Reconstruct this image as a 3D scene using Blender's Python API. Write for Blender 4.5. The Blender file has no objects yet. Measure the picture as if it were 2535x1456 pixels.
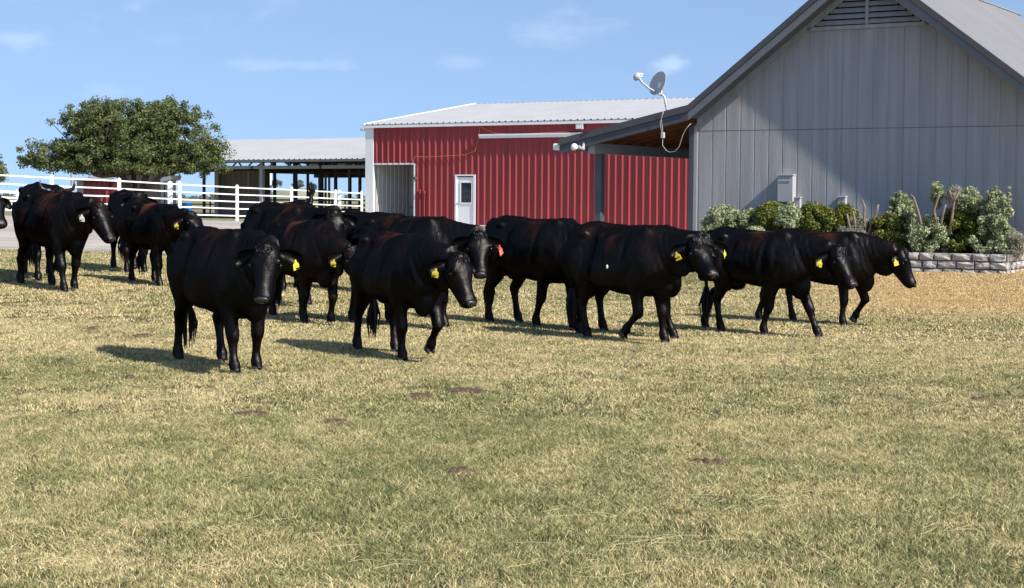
import bpy, bmesh, math, random
import numpy as np
from mathutils import Vector, Matrix, noise as mnoise

random.seed(7)
rng = np.random.default_rng(7)
R = math.radians
scene = bpy.context.scene
COL = scene.collection

# ------------------------------------------------------------------ camera, sky, sun, exposure
FPX, CX, CY, W0 = 4100.0, 1267.5, 728.0, 2535.0      # focal length and centre in units of a 2535-wide frame
CAM_Z = 1.5
PITCH = math.atan(238.0 / FPX)
ROLL = 0.006
cam_data = bpy.data.cameras.new('camera')
cam = bpy.data.objects.new('camera', cam_data)
COL.objects.link(cam)
cam_data.sensor_width = 36.0
cam_data.lens = 36.0 * FPX / W0
cam_data.clip_start = 0.1
cam_data.clip_end = 6000
CAM_R = Matrix.Rotation(math.pi / 2 - PITCH, 3, 'X') @ Matrix.Rotation(ROLL, 3, 'Z')
cam.matrix_world = Matrix.Translation((0, 0, CAM_Z)) @ CAM_R.to_4x4()
scene.camera = cam

SUN_EL, SUN_X, SUN_Y = R(40.0), 0.750, -0.661
sun_dir = Vector((SUN_X * math.cos(SUN_EL), SUN_Y * math.cos(SUN_EL), math.sin(SUN_EL))).normalized()
world = bpy.data.worlds.new('World')
scene.world = world
world.use_nodes = True
wn = world.node_tree
wn.nodes.clear()
w_out = wn.nodes.new('ShaderNodeOutputWorld')
w_bg = wn.nodes.new('ShaderNodeBackground')
w_sky = wn.nodes.new('ShaderNodeTexSky')
w_sky.sky_type = 'NISHITA'
w_sky.sun_disc = False
w_sky.sun_elevation = SUN_EL
w_sky.sun_rotation = math.atan2(SUN_X, SUN_Y)
w_sky.air_density = 1.0
w_sky.dust_density = 0.3
w_sky.ozone_density = 2.2
w_sky.altitude = 0
w_bg.inputs['Strength'].default_value = 0.122
# thin clouds: a few soft puffs by direction
w_tc = wn.nodes.new('ShaderNodeTexCoord')
w_map = wn.nodes.new('ShaderNodeMapping')
w_map.inputs['Scale'].default_value = (1.0, 1.0, 2.1)
w_n1 = wn.nodes.new('ShaderNodeTexNoise')
w_n1.inputs['Scale'].default_value = 9.0
w_n1.inputs['Detail'].default_value = 6.0
w_n1.inputs['Roughness'].default_value = 0.55
w_n2 = wn.nodes.new('ShaderNodeTexNoise')
w_n2.inputs['Scale'].default_value = 2.3
w_n2.inputs['Detail'].default_value = 3.0
w_r1 = wn.nodes.new('ShaderNodeMapRange')
w_r1.inputs['From Min'].default_value = 0.50
w_r1.inputs['From Max'].default_value = 0.74
w_r1.interpolation_type = 'SMOOTHSTEP'
w_r2 = wn.nodes.new('ShaderNodeMapRange')
w_r2.inputs['From Min'].default_value = 0.42
w_r2.inputs['From Max'].default_value = 0.68
w_mul = wn.nodes.new('ShaderNodeMath'); w_mul.operation = 'MULTIPLY'
w_mul2 = wn.nodes.new('ShaderNodeMath'); w_mul2.operation = 'MULTIPLY'
w_mul2.inputs[1].default_value = 0.18
w_mix = wn.nodes.new('ShaderNodeMix'); w_mix.data_type = 'RGBA'
w_mix.inputs['B'].default_value = (6.6, 7.2, 8.2, 1)
L = wn.links.new
L(w_tc.outputs['Generated'], w_map.inputs['Vector'])
L(w_map.outputs['Vector'], w_n1.inputs['Vector'])
L(w_map.outputs['Vector'], w_n2.inputs['Vector'])
L(w_n1.outputs['Fac'], w_r1.inputs['Value'])
L(w_n2.outputs['Fac'], w_r2.inputs['Value'])
L(w_r1.outputs['Result'], w_mul.inputs[0])
L(w_r2.outputs['Result'], w_mul.inputs[1])
L(w_mul.outputs[0], w_mul2.inputs[0])
L(w_mul2.outputs[0], w_mix.inputs['Factor'])
w_tint = wn.nodes.new('ShaderNodeMix'); w_tint.data_type = 'RGBA'; w_tint.blend_type = 'MULTIPLY'
w_tint.inputs['Factor'].default_value = 1.0
w_tint.inputs['B'].default_value = (1.06, 1.01, 0.97, 1)
# sample the clear sky a little above the geometric direction: the air that day was blue right down to the horizon
w_vm = wn.nodes.new('ShaderNodeVectorMath'); w_vm.operation = 'MULTIPLY_ADD'
w_vm.inputs[1].default_value = (1, 1, 0.85); w_vm.inputs[2].default_value = (0, 0, 0.26)
w_nm = wn.nodes.new('ShaderNodeVectorMath'); w_nm.operation = 'NORMALIZE'
L(w_tc.outputs['Generated'], w_vm.inputs[0]); L(w_vm.outputs[0], w_nm.inputs[0]); L(w_nm.outputs[0], w_sky.inputs['Vector'])
L(w_sky.outputs['Color'], w_tint.inputs['A'])
L(w_tint.outputs['Result'], w_mix.inputs['A'])
L(w_mix.outputs['Result'], w_bg.inputs['Color'])
L(w_bg.outputs['Background'], w_out.inputs['Surface'])

# three soft puffs of cloud at the places the day had them
def cloud_puff(px, py, ax, az, amount):
    c = (CAM_R @ Vector(((px-CX)/FPX, -(py-CY)/FPX, -1))).normalized()
    sub = wn.nodes.new('ShaderNodeVectorMath'); sub.operation = 'SUBTRACT'; sub.inputs[1].default_value = c
    L(w_tc.outputs['Generated'], sub.inputs[0])
    ml = wn.nodes.new('ShaderNodeVectorMath'); ml.operation = 'MULTIPLY'; ml.inputs[1].default_value = (1/ax, 1/ax, 1/az)
    L(sub.outputs[0], ml.inputs[0])
    ln = wn.nodes.new('ShaderNodeVectorMath'); ln.operation = 'LENGTH'; L(ml.outputs[0], ln.inputs[0])
    ad = wn.nodes.new('ShaderNodeMath'); ad.operation = 'MULTIPLY_ADD'; ad.inputs[1].default_value = -2.2; ad.inputs[2].default_value = 1.1
    L(w_n1.outputs['Fac'], ad.inputs[0])
    sm = wn.nodes.new('ShaderNodeMath'); sm.operation = 'ADD'; L(ln.outputs['Value'], sm.inputs[0]); L(ad.outputs[0], sm.inputs[1])
    mr = wn.nodes.new('ShaderNodeMapRange'); mr.interpolation_type = 'SMOOTHSTEP'
    mr.inputs['From Min'].default_value = 1.0; mr.inputs['From Max'].default_value = 0.1; mr.inputs['To Min'].default_value = 0; mr.inputs['To Max'].default_value = amount
    L(sm.outputs[0], mr.inputs['Value']); return mr.outputs['Result']
w_n1.inputs['Scale'].default_value = 34.0
acc = w_mul2.outputs[0]
for args in ((1665, 160, 0.016, 0.011, 0.20), (1400, 68, 0.036, 0.014, 0.10), (40, 100, 0.024, 0.010, 0.13), (1150, 155, 0.022, 0.006, 0.07), (275, 228, 0.02, 0.006, 0.05), (700, 160, 0.05, 0.006, 0.10)):
    mxn = wn.nodes.new('ShaderNodeMath'); mxn.operation = 'MAXIMUM'
    L(acc, mxn.inputs[0]); L(cloud_puff(*args), mxn.inputs[1]); acc = mxn.outputs[0]
L(acc, w_mix.inputs['Factor'])

sun_data = bpy.data.lights.new('sun', 'SUN')
sun_data.energy = 4.2
sun_data.angle = R(0.55)
sun_data.color = (1.0, 0.94, 0.86)
sun = bpy.data.objects.new('sun', sun_data)
COL.objects.link(sun)
sun.rotation_euler = sun_dir.to_track_quat('Z', 'Y').to_euler()

scene.view_settings.view_transform = 'Standard'
scene.view_settings.look = 'None'
scene.view_settings.exposure = 0.8
scene.view_settings.gamma = 1.0
scene.cycles.max_bounces = 6
scene.cycles.diffuse_bounces = 3
scene.cycles.glossy_bounces = 3
scene.cycles.transparent_max_bounces = 8
scene.cycles.caustics_reflective = False
scene.cycles.caustics_refractive = False

# ------------------------------------------------------------------ measuring helpers
CAM = Vector((0, 0, CAM_Z))
VR, VU, VF = CAM_R @ Vector((1, 0, 0)), CAM_R @ Vector((0, 1, 0)), CAM_R @ Vector((0, 0, -1))

def ray(px, py):
    return VF + VR * ((px - CX) / FPX) - VU * ((py - CY) / FPX)

def at(px, py, depth):
    return CAM + ray(px, py) * depth

class Frame:
    """local axes: x along a wall (to the right), y away from the viewer, z up"""
    def __init__(self, x, y, ang):
        self.o = Vector((x, y, 0)); self.ang = ang
        self.dx = Vector((math.cos(ang), math.sin(ang), 0)); self.dy = Vector((-math.sin(ang), math.cos(ang), 0))
    def hit(self, px, py, yoff=0.0):
        d = ray(px, py); n = self.dy
        t = (self.o + n * yoff - CAM).dot(n) / d.dot(n)
        p = CAM + d * t - self.o
        return p.dot(self.dx), p.z
    def w(self, x, y, z=0.0):
        return self.o + self.dx * x + self.dy * y + Vector((0, 0, z))

# ------------------------------------------------------------------ mesh helpers
class MB:
    def __init__(self): self.v = []; self.f = []; self.m = []
    def add(self, vs, fs, mi=0):
        b = len(self.v)
        self.v += [tuple(p) for p in vs]
        self.f += [tuple(b + i for i in f) for f in fs]
        self.m += [mi] * len(fs)
        return self
    def box(self, x0, x1, y0, y1, z0, z1, mi=0):
        vs = [(x0,y0,z0),(x1,y0,z0),(x1,y1,z0),(x0,y1,z0),(x0,y0,z1),(x1,y0,z1),(x1,y1,z1),(x0,y1,z1)]
        return self.add(vs, [(0,3,2,1),(4,5,6,7),(0,1,5,4),(1,2,6,5),(2,3,7,6),(3,0,4,7)], mi)
    def bevbox(self, x0, x1, y0, y1, z0, z1, b=0.01, mi=0):
        bm = bmesh.new()
        bmesh.ops.create_cube(bm, size=1)
        for v in bm.verts:
            v.co = ((x0+x1)/2 + v.co.x*(x1-x0), (y0+y1)/2 + v.co.y*(y1-y0), (z0+z1)/2 + v.co.z*(z1-z0))
        bmesh.ops.bevel(bm, geom=bm.edges[:], offset=b, segments=1, affect='EDGES')
        bm.verts.index_update()
        self.add([v.co[:] for v in bm.verts], [[v.index for v in f.verts] for f in bm.faces], mi)
        bm.free(); return self
    def bar(self, a, b, w, h, up=(0,0,1), mi=0):
        a, b = Vector(a), Vector(b); d = (b-a).normalized(); u = Vector(up)
        s = d.cross(u)
        if s.length < 1e-4: s = d.cross(Vector((1,0,0)))
        s.normalize(); t = s.cross(d).normalized()
        vs = []
        for p in (a, b):
            for i, j in ((-1,-1),(1,-1),(1,1),(-1,1)): vs.append(p + s*(i*w/2) + t*(j*h/2))
        return self.add(vs, [(0,1,2,3),(7,6,5,4),(0,4,5,1),(1,5,6,2),(2,6,7,3),(3,7,4,0)], mi)
    def tube(self, pts, rad, n=8, mi=0, caps=True):
        pts = [Vector(p) for p in pts]
        if not hasattr(rad, '__len__'): rad = [rad]*len(pts)
        prev = None; b = len(self.v); vs = []; fs = []
        for i, p in enumerate(pts):
            d = (pts[min(i+1,len(pts)-1)] - pts[max(i-1,0)]).normalized()
            if prev is None:
                s = d.cross(Vector((0,0,1)))
                if s.length < 0.05: s = d.cross(Vector((1,0,0)))
            else:
                s = prev - d*prev.dot(d)
            s.normalize(); prev = s; t = d.cross(s)
            for k in range(n):
                a = 2*math.pi*k/n
                vs.append(p + s*(math.cos(a)*rad[i]) + t*(math.sin(a)*rad[i]))
        for i in range(len(pts)-1):
            for k in range(n):
                fs.append((i*n+k, i*n+(k+1)%n, (i+1)*n+(k+1)%n, (i+1)*n+k))
        if caps:
            fs.append(tuple(range(n))[::-1]); fs.append(tuple((len(pts)-1)*n+k for k in range(n)))
        return self.add(vs, fs, mi)
    def ball(self, c, r, seg=12, ring=8, rot=None, mi=0):
        c = Vector(c); vs = [Vector((0,0,1))]
        for i in range(1, ring):
            a = math.pi*i/ring
            for k in range(seg):
                b = 2*math.pi*k/seg
                vs.append(Vector((math.sin(a)*math.cos(b), math.sin(a)*math.sin(b), math.cos(a))))
        vs.append(Vector((0,0,-1)))
        fs = []
        for k in range(seg): fs.append((0, 1+k, 1+(k+1)%seg))
        for i in range(ring-2):
            for k in range(seg):
                fs.append((1+i*seg+k, 1+(i+1)*seg+k, 1+(i+1)*seg+(k+1)%seg, 1+i*seg+(k+1)%seg))
        for k in range(seg): fs.append((len(vs)-1, 1+(ring-2)*seg+(k+1)%seg, 1+(ring-2)*seg+k))
        r = Vector(r) if hasattr(r, '__len__') else Vector((r,r,r))
        out = []
        for v in vs:
            q = Vector((v.x*r.x, v.y*r.y, v.z*r.z))
            if rot is not None: q = rot @ q
            out.append(q + c)
        return self.add(out, fs, mi)
    def mesh(self, name, mats):
        me = bpy.data.meshes.new(name)
        me.from_pydata([tuple(p) for p in self.v], [], self.f)
        if not isinstance(mats, (list, tuple)): mats = [mats]
        for m in mats: me.materials.append(m)
        if len(mats) > 1: me.polygons.foreach_set('material_index', self.m)
        me.update()
        return me
    def build(self, name, mats, parent=None, smooth=False):
        me = self.mesh(name, mats)
        if smooth: me.polygons.foreach_set('use_smooth', [True]*len(me.polygons))
        return link(name, me, parent)

def link(name, data, parent=None):
    o = bpy.data.objects.new(name, data); COL.objects.link(o)
    if parent is not None: o.parent = parent
    return o

def tag(o, label=None, cat=None, group=None, kind=None):
    if label: o['label'] = label
    if cat: o['category'] = cat
    if group: o['group'] = group
    if kind: o['kind'] = kind
    return o

def thing(name, label, cat, loc=(0,0,0), rotz=0.0, group=None):
    o = link(name, None)
    o.location = loc; o.rotation_euler = (0, 0, rotz)
    return tag(o, label, cat, group)

# ------------------------------------------------------------------ materials
def new_mat(name):
    m = bpy.data.materials.new(name); m.use_nodes = True
    nt = m.node_tree; b = nt.nodes['Principled BSDF']
    return m, nt, b

def mat(name, col, rough=0.6, var=0.15, scale=3.0, spec=0.4, metal=0.0, bump=0.0, bscale=30.0, stretch=(1,1,1), col2=None, thr=(0.45,0.75)):
    m, nt, b = new_mat(name)
    tc = nt.nodes.new('ShaderNodeTexCoord'); mp = nt.nodes.new('ShaderNodeMapping')
    mp.inputs['Scale'].default_value = stretch
    nt.links.new(tc.outputs['Object'], mp.inputs['Vector'])
    n = nt.nodes.new('ShaderNodeTexNoise'); n.inputs['Scale'].default_value = scale; n.inputs['Detail'].default_value = 6
    nt.links.new(mp.outputs['Vector'], n.inputs['Vector'])
    mr = nt.nodes.new('ShaderNodeMapRange')
    mx = nt.nodes.new('ShaderNodeMix'); mx.data_type = 'RGBA'
    if col2 is None:
        mr.inputs['From Min'].default_value = 0.3; mr.inputs['From Max'].default_value = 0.7
        mx.inputs['A'].default_value = tuple(c*(1-var) for c in col) + (1,)
        mx.inputs['B'].default_value = tuple(min(1,c*(1+var)) for c in col) + (1,)
    else:
        mr.inputs['From Min'].default_value = thr[0]; mr.inputs['From Max'].default_value = thr[1]
        mx.inputs['A'].default_value = tuple(col) + (1,); mx.inputs['B'].default_value = tuple(col2) + (1,)
    nt.links.new(n.outputs['Fac'], mr.inputs['Value'])
    nt.links.new(mr.outputs['Result'], mx.inputs['Factor'])
    nt.links.new(mx.outputs['Result'], b.inputs['Base Color'])
    b.inputs['Roughness'].default_value = rough
    b.inputs['Specular IOR Level'].default_value = spec
    b.inputs['Metallic'].default_value = metal
    if bump > 0:
        n2 = nt.nodes.new('ShaderNodeTexNoise'); n2.inputs['Scale'].default_value = bscale; n2.inputs['Detail'].default_value = 5
        nt.links.new(mp.outputs['Vector'], n2.inputs['Vector'])
        bp = nt.nodes.new('ShaderNodeBump'); bp.inputs['Strength'].default_value = bump; bp.inputs['Distance'].default_value = 0.01
        nt.links.new(n2.outputs['Fac'], bp.inputs['Height'])
        nt.links.new(bp.outputs['Normal'], b.inputs['Normal'])
    return m

def grass_mask(nt):
    """0 = green, 1 = dry straw, by place on the lawn"""
    g = nt.nodes.new('ShaderNodeNewGeometry')
    sx = nt.nodes.new('ShaderNodeSeparateXYZ'); nt.links.new(g.outputs['Position'], sx.inputs['Vector'])
    def noise(sc, det, w=0):
        mp = nt.nodes.new('ShaderNodeMapping'); mp.inputs['Location'].default_value = (w, w*1.7, 0); mp.inputs['Scale'].default_value = (1, 0.75, 0.2)
        nt.links.new(g.outputs['Position'], mp.inputs['Vector'])
        n = nt.nodes.new('ShaderNodeTexNoise'); n.inputs['Scale'].default_value = sc; n.inputs['Detail'].default_value = det
        nt.links.new(mp.outputs['Vector'], n.inputs['Vector']); return n.outputs['Fac']
    def math_(op, a, b):
        n = nt.nodes.new('ShaderNodeMath'); n.operation = op
        for i, s in enumerate((a, b)):
            if isinstance(s, (int, float)): n.inputs[i].default_value = s
            else: nt.links.new(s, n.inputs[i])
        return n.outputs[0]
    a = math_('MULTIPLY', math_('SUBTRACT', noise(0.55, 4, 3.1), 0.5), 1.5)
    b = math_('MULTIPLY', math_('SUBTRACT', noise(2.6, 4, 9.2), 0.5), 1.35)
    c = math_('MULTIPLY', math_('SUBTRACT', noise(11.0, 3, 5.0), 0.5), 1.2)
    cr = nt.nodes.new('ShaderNodeValToRGB')
    mr = nt.nodes.new('ShaderNodeMapRange'); mr.inputs['From Min'].default_value = 0; mr.inputs['From Max'].default_value = 40
    nt.links.new(sx.outputs['Y'], mr.inputs['Value'])
    nt.links.new(mr.outputs['Result'], cr.inputs['Fac'])
    el = cr.color_ramp.elements
    el[0].position = 0.12; el[0].color = (0.32,)*3 + (1,)
    el[1].position = 0.95; el[1].color = (0.46,)*3 + (1,)
    for p, v in ((0.25, 0.38), (0.34, 0.52), (0.43, 0.76), (0.54, 0.66), (0.68, 0.55), (0.80, 0.50)):
        e = el.new(p); e.color = (v,)*3 + (1,)
    s = math_('ADD', math_('ADD', a, b), math_('ADD', c, cr.outputs['Color']))
    # burnt strip below the stone bed on the right
    mx_ = nt.nodes.new('ShaderNodeMapRange'); mx_.interpolation_type = 'SMOOTHSTEP'
    mx_.inputs['From Min'].default_value = 3.5; mx_.inputs['From Max'].default_value = 6.0
    nt.links.new(sx.outputs['X'], mx_.inputs['Value'])
    my_ = nt.nodes.new('ShaderNodeMapRange'); my_.interpolation_type = 'SMOOTHSTEP'
    my_.inputs['From Min'].default_value = 20.0; my_.inputs['From Max'].default_value = 24.0
    nt.links.new(sx.outputs['Y'], my_.inputs['Value'])
    burnt = math_('MULTIPLY', mx_.outputs['Result'], my_.outputs['Result'])
    s = math_('ADD', s, math_('MULTIPLY', burnt, 0.6))
    return s, burnt, math_

def grass_material(name, ground=False):
    m, nt, b = new_mat(name)
    s, burnt, math_ = grass_mask(nt)
    if not ground:
        at_ = nt.nodes.new('ShaderNodeAttribute'); at_.attribute_name = 'rnd'
        s = math_('ADD', s, math_('MULTIPLY', math_('SUBTRACT', at_.outputs['Fac'], 0.5), 1.15))
    cr = nt.nodes.new('ShaderNodeValToRGB'); nt.links.new(s, cr.inputs['Fac'])
    el = cr.color_ramp.elements
    if ground:
        el[0].position = 0.0; el[0].color = (0.055, 0.050, 0.022, 1)  # soil colours darkened to deepen the shade between blades
        el[1].position = 1.0; el[1].color = (0.130, 0.095, 0.045, 1)
    else:
        el[0].position = 0.0; el[0].color = (0.155, 0.172, 0.064, 1)
        el[1].position = 1.0; el[1].color = (0.625, 0.500, 0.272, 1)
        e = el.new(0.38); e.color = (0.310, 0.300, 0.125, 1)
        e = el.new(0.66); e.color = (0.490, 0.420, 0.212, 1)
    if not ground:
        fr = math_('FRACT', math_('MULTIPLY', at_.outputs['Fac'], 17.31), 0.0)
        vmul = nt.nodes.new('ShaderNodeMix'); vmul.data_type = 'RGBA'; vmul.blend_type = 'MULTIPLY'; vmul.inputs['Factor'].default_value = 1.0
        cmb = nt.nodes.new('ShaderNodeCombineXYZ'); vv = math_('ADD', math_('MULTIPLY', fr, 0.8), 0.60)
        for k_ in range(3): nt.links.new(vv, cmb.inputs[k_])
        nt.links.new(cr.outputs['Color'], vmul.inputs['A']); nt.links.new(cmb.outputs[0], vmul.inputs['B'])
        blade_col = vmul.outputs['Result']
    else: blade_col = cr.outputs['Color']
    mx = nt.nodes.new('ShaderNodeMix'); mx.data_type = 'RGBA'
    mx.inputs['B'].default_value = (0.52, 0.360, 0.165, 1)
    nt.links.new(math_('MULTIPLY', burnt, 0.6), mx.inputs['Factor'])
    nt.links.new(blade_col, mx.inputs['A'])
    nt.links.new(mx.outputs['Result'], b.inputs['Base Color'])
    b.inputs['Roughness'].default_value = 0.75
    b.inputs['Specular IOR Level'].default_value = 0.2
    if ground:
        n2 = nt.nodes.new('ShaderNodeTexNoise'); n2.inputs['Scale'].default_value = 45; n2.inputs['Detail'].default_value = 6
        g = nt.nodes.new('ShaderNodeNewGeometry'); nt.links.new(g.outputs['Position'], n2.inputs['Vector'])
        bp = nt.nodes.new('ShaderNodeBump'); bp.inputs['Strength'].default_value = 0.8; bp.inputs['Distance'].default_value = 0.03
        nt.links.new(n2.outputs['Fac'], bp.inputs['Height']); nt.links.new(bp.outputs['Normal'], b.inputs['Normal'])
    return m

def leaf_mat(name, c1, c2, rough=0.55, trans=0.25):
    m, nt, b = new_mat(name)
    at_ = nt.nodes.new('ShaderNodeAttribute'); at_.attribute_name = 'rnd'
    mx = nt.nodes.new('ShaderNodeMix'); mx.data_type = 'RGBA'
    mx.inputs['A'].default_value = tuple(c1) + (1,); mx.inputs['B'].default_value = tuple(c2) + (1,)
    nt.links.new(at_.outputs['Fac'], mx.inputs['Factor'])
    nt.links.new(mx.outputs['Result'], b.inputs['Base Color'])
    b.inputs['Roughness'].default_value = rough
    b.inputs['Specular IOR Level'].default_value = 0.35
    tr = nt.nodes.new('ShaderNodeBsdfTranslucent'); nt.links.new(mx.outputs['Result'], tr.inputs['Color'])
    ms = nt.nodes.new('ShaderNodeMixShader'); ms.inputs['Fac'].default_value = trans
    nt.links.new(b.outputs['BSDF'], ms.inputs[1]); nt.links.new(tr.outputs['BSDF'], ms.inputs[2])
    nt.links.new(ms.outputs['Shader'], nt.nodes['Material Output'].inputs['Surface'])
    return m

M = {}
M['ground'] = grass_material('shaded_lawn_soil', ground=True)
M['grass'] = grass_material('lawn_blades')
M['pasture'] = mat('pasture', (0.20, 0.19, 0.085), 0.9, 0.3, 0.05)
M['gravel'] = mat('gravel', (0.36, 0.32, 0.275), 0.9, 0.32, 1.2, 0.2, bump=0.7, bscale=38, stretch=(0.6,1.6,1))
M['concrete'] = mat('concrete', (0.46, 0.44, 0.41), 0.85, 0.12, 2.0, 0.2)
M['red'] = mat('barn_red_steel', (0.265, 0.036, 0.037), 0.45, 0.13, 1.0, 0.35, stretch=(2.5, 2.5, 0.25))
M['roofwhite'] = mat('galvalume_white_roof', (0.285, 0.29, 0.30), 0.45, 0.06, 0.8, 0.4)
M['white'] = mat('white_painted_steel', (0.80, 0.80, 0.79), 0.45, 0.04, 1.0, 0.4)
M['vinyl'] = mat('white_fence_paint', (0.80, 0.80, 0.785), 0.45, 0.09, 2.5, 0.4)
M['inner'] = mat('bare_inner_steel', (0.52, 0.52, 0.50), 0.5, 0.08, 1.0, 0.4)
M['siding'] = mat('grey_plywood_siding', (0.352, 0.352, 0.350), 0.75, 0.13, 1.6, 0.3, bump=0.55, bscale=22, stretch=(4,4,0.22))
M['trim'] = mat('dark_grey_trim', (0.068, 0.078, 0.090), 0.55, 0.1, 2.0, 0.4)
M['trim2'] = mat('grey_trim', (0.150, 0.165, 0.182), 0.6, 0.08, 2.0, 0.35)
M['rake'] = mat('charcoal_metal_edge', (0.075, 0.073, 0.075), 0.45, 0.1, 2.0, 0.5)
M['houseroof'] = mat('grey_metal_roof', (0.24, 0.237, 0.24), 0.4, 0.06, 1.0, 0.5)
M['beam'] = mat('light_grey_beam', (0.30, 0.30, 0.30), 0.7, 0.08, 2.0)
M['wood'] = mat('stained_cedar', (0.165, 0.066, 0.026), 0.6, 0.3, 3.0, 0.3, stretch=(1,6,6))
M['darkwood'] = mat('weathered_dark_wood', (0.125, 0.105, 0.085), 0.8, 0.3, 3.0, 0.2)
M['darksteel'] = mat('weathered_brown_steel', (0.185, 0.162, 0.136), 0.7, 0.2, 1.0, 0.3)
M['postgrey'] = mat('grey_pipe_post', (0.34, 0.33, 0.32), 0.55, 0.1, 2.0)
M['pipe'] = mat('rusty_pipe', (0.145, 0.120, 0.100), 0.6, 0.3, 4.0)
M['glass'] = mat('dark_window_glass', (0.012, 0.014, 0.016), 0.08, 0.1, 1.0, 0.6)
M['metal'] = mat('brushed_metal', (0.45, 0.45, 0.45), 0.35, 0.05, 3.0, 0.5, metal=0.8)
M['boxgrey'] = mat('meter_box_grey', (0.40, 0.40, 0.41), 0.5, 0.04, 2.0)
M['dish'] = mat('dish_grey_plastic', (0.46, 0.47, 0.49), 0.4, 0.04, 2.0)
M['cable'] = mat('white_cable', (0.50, 0.49, 0.47), 0.5, 0.05, 2.0)
M['orange'] = mat('orange_cord', (0.55, 0.16, 0.05), 0.5, 0.05, 2.0)
M['lamp'] = mat('clear_lamp_glass', (0.75, 0.75, 0.76), 0.12, 0.05, 4.0, 0.6)
M['blue'] = mat('blue_plastic', (0.03, 0.22, 0.62), 0.4, 0.1, 2.0)
M['bark'] = mat('oak_bark', (0.10, 0.066, 0.048), 0.9, 0.35, 6.0, 0.2, bump=0.6, bscale=20)
M['stem'] = mat('cut_grey_stem', (0.20, 0.155, 0.115), 0.85, 0.3, 8.0, 0.2, bump=0.5, bscale=40)
M['soil'] = mat('bed_mulch', (0.045, 0.034, 0.026), 0.95, 0.4, 8.0, 0.2, bump=0.8, bscale=30)
M['stone'] = mat('chopped_limestone', (0.40, 0.375, 0.345), 0.9, 0.22, 7.0, 0.2, bump=0.9, bscale=26)
M['mortar'] = mat('grey_mortar', (0.17, 0.155, 0.14), 0.95, 0.15, 8.0, 0.15, bump=0.5, bscale=50)
M['dung'] = mat('dry_dung', (0.100, 0.064, 0.042), 0.95, 0.5, 40.0, 0.2, bump=1.0, bscale=50)
M['tagyellow'] = mat('yellow_tag_plastic', (0.84, 0.66, 0.06), 0.45, 0.03, 3.0)
M['tagwhite'] = mat('cream_tag_plastic', (0.80, 0.78, 0.60), 0.45, 0.03, 3.0)
M['tagred'] = mat('red_tag_plastic', (0.72, 0.10, 0.05), 0.45, 0.03, 3.0)
M['ink'] = mat('tag_ink', (0.42, 0.30, 0.03), 0.6, 0.03, 3.0)
M['inkpale'] = mat('pale_tag_ink', (0.80, 0.45, 0.35), 0.6, 0.03, 3.0)
M['hoof'] = mat('dark_hoof', (0.035, 0.031, 0.030), 0.38, 0.3, 20.0, 0.5)
M['horn'] = mat('dark_horn', (0.018, 0.016, 0.014), 0.4, 0.3, 10.0, 0.5)
M['nose'] = mat('wet_nose_leather', (0.030, 0.028, 0.029), 0.28, 0.3, 40.0, 0.6, bump=0.4, bscale=120)
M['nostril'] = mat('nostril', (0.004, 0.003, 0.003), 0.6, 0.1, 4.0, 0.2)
M['eye'] = mat('dark_eye', (0.004, 0.003, 0.003), 0.06, 0.1, 4.0, 0.7)
M['hair'] = mat('black_tail_hair', (0.010, 0.008, 0.008), 0.5, 0.2, 10.0, 0.3)
M['oakleaf'] = leaf_mat('oak_leaves', (0.058, 0.085, 0.024), (0.180, 0.205, 0.072))
M['boxleaf'] = leaf_mat('boxwood_leaves', (0.058, 0.082, 0.012), (0.235, 0.250, 0.045))
M['sageleaf'] = leaf_mat('silver_sage_leaves', (0.200, 0.250, 0.120), (0.50, 0.53, 0.31))
M['twigleaf'] = leaf_mat('dry_twigs', (0.22, 0.20, 0.15), (0.46, 0.44, 0.34))
M['farleaf'] = leaf_mat('hazed_tree_leaves', (0.105, 0.130, 0.095), (0.160, 0.185, 0.130))  # greyed, low-contrast greens carry the haze in the leaf colour
M['hill'] = mat('hazed_hill', (0.23, 0.24, 0.165), 0.95, 0.3, 0.08, 0.1)  # greyish green takes the place of haze on the hill

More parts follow.
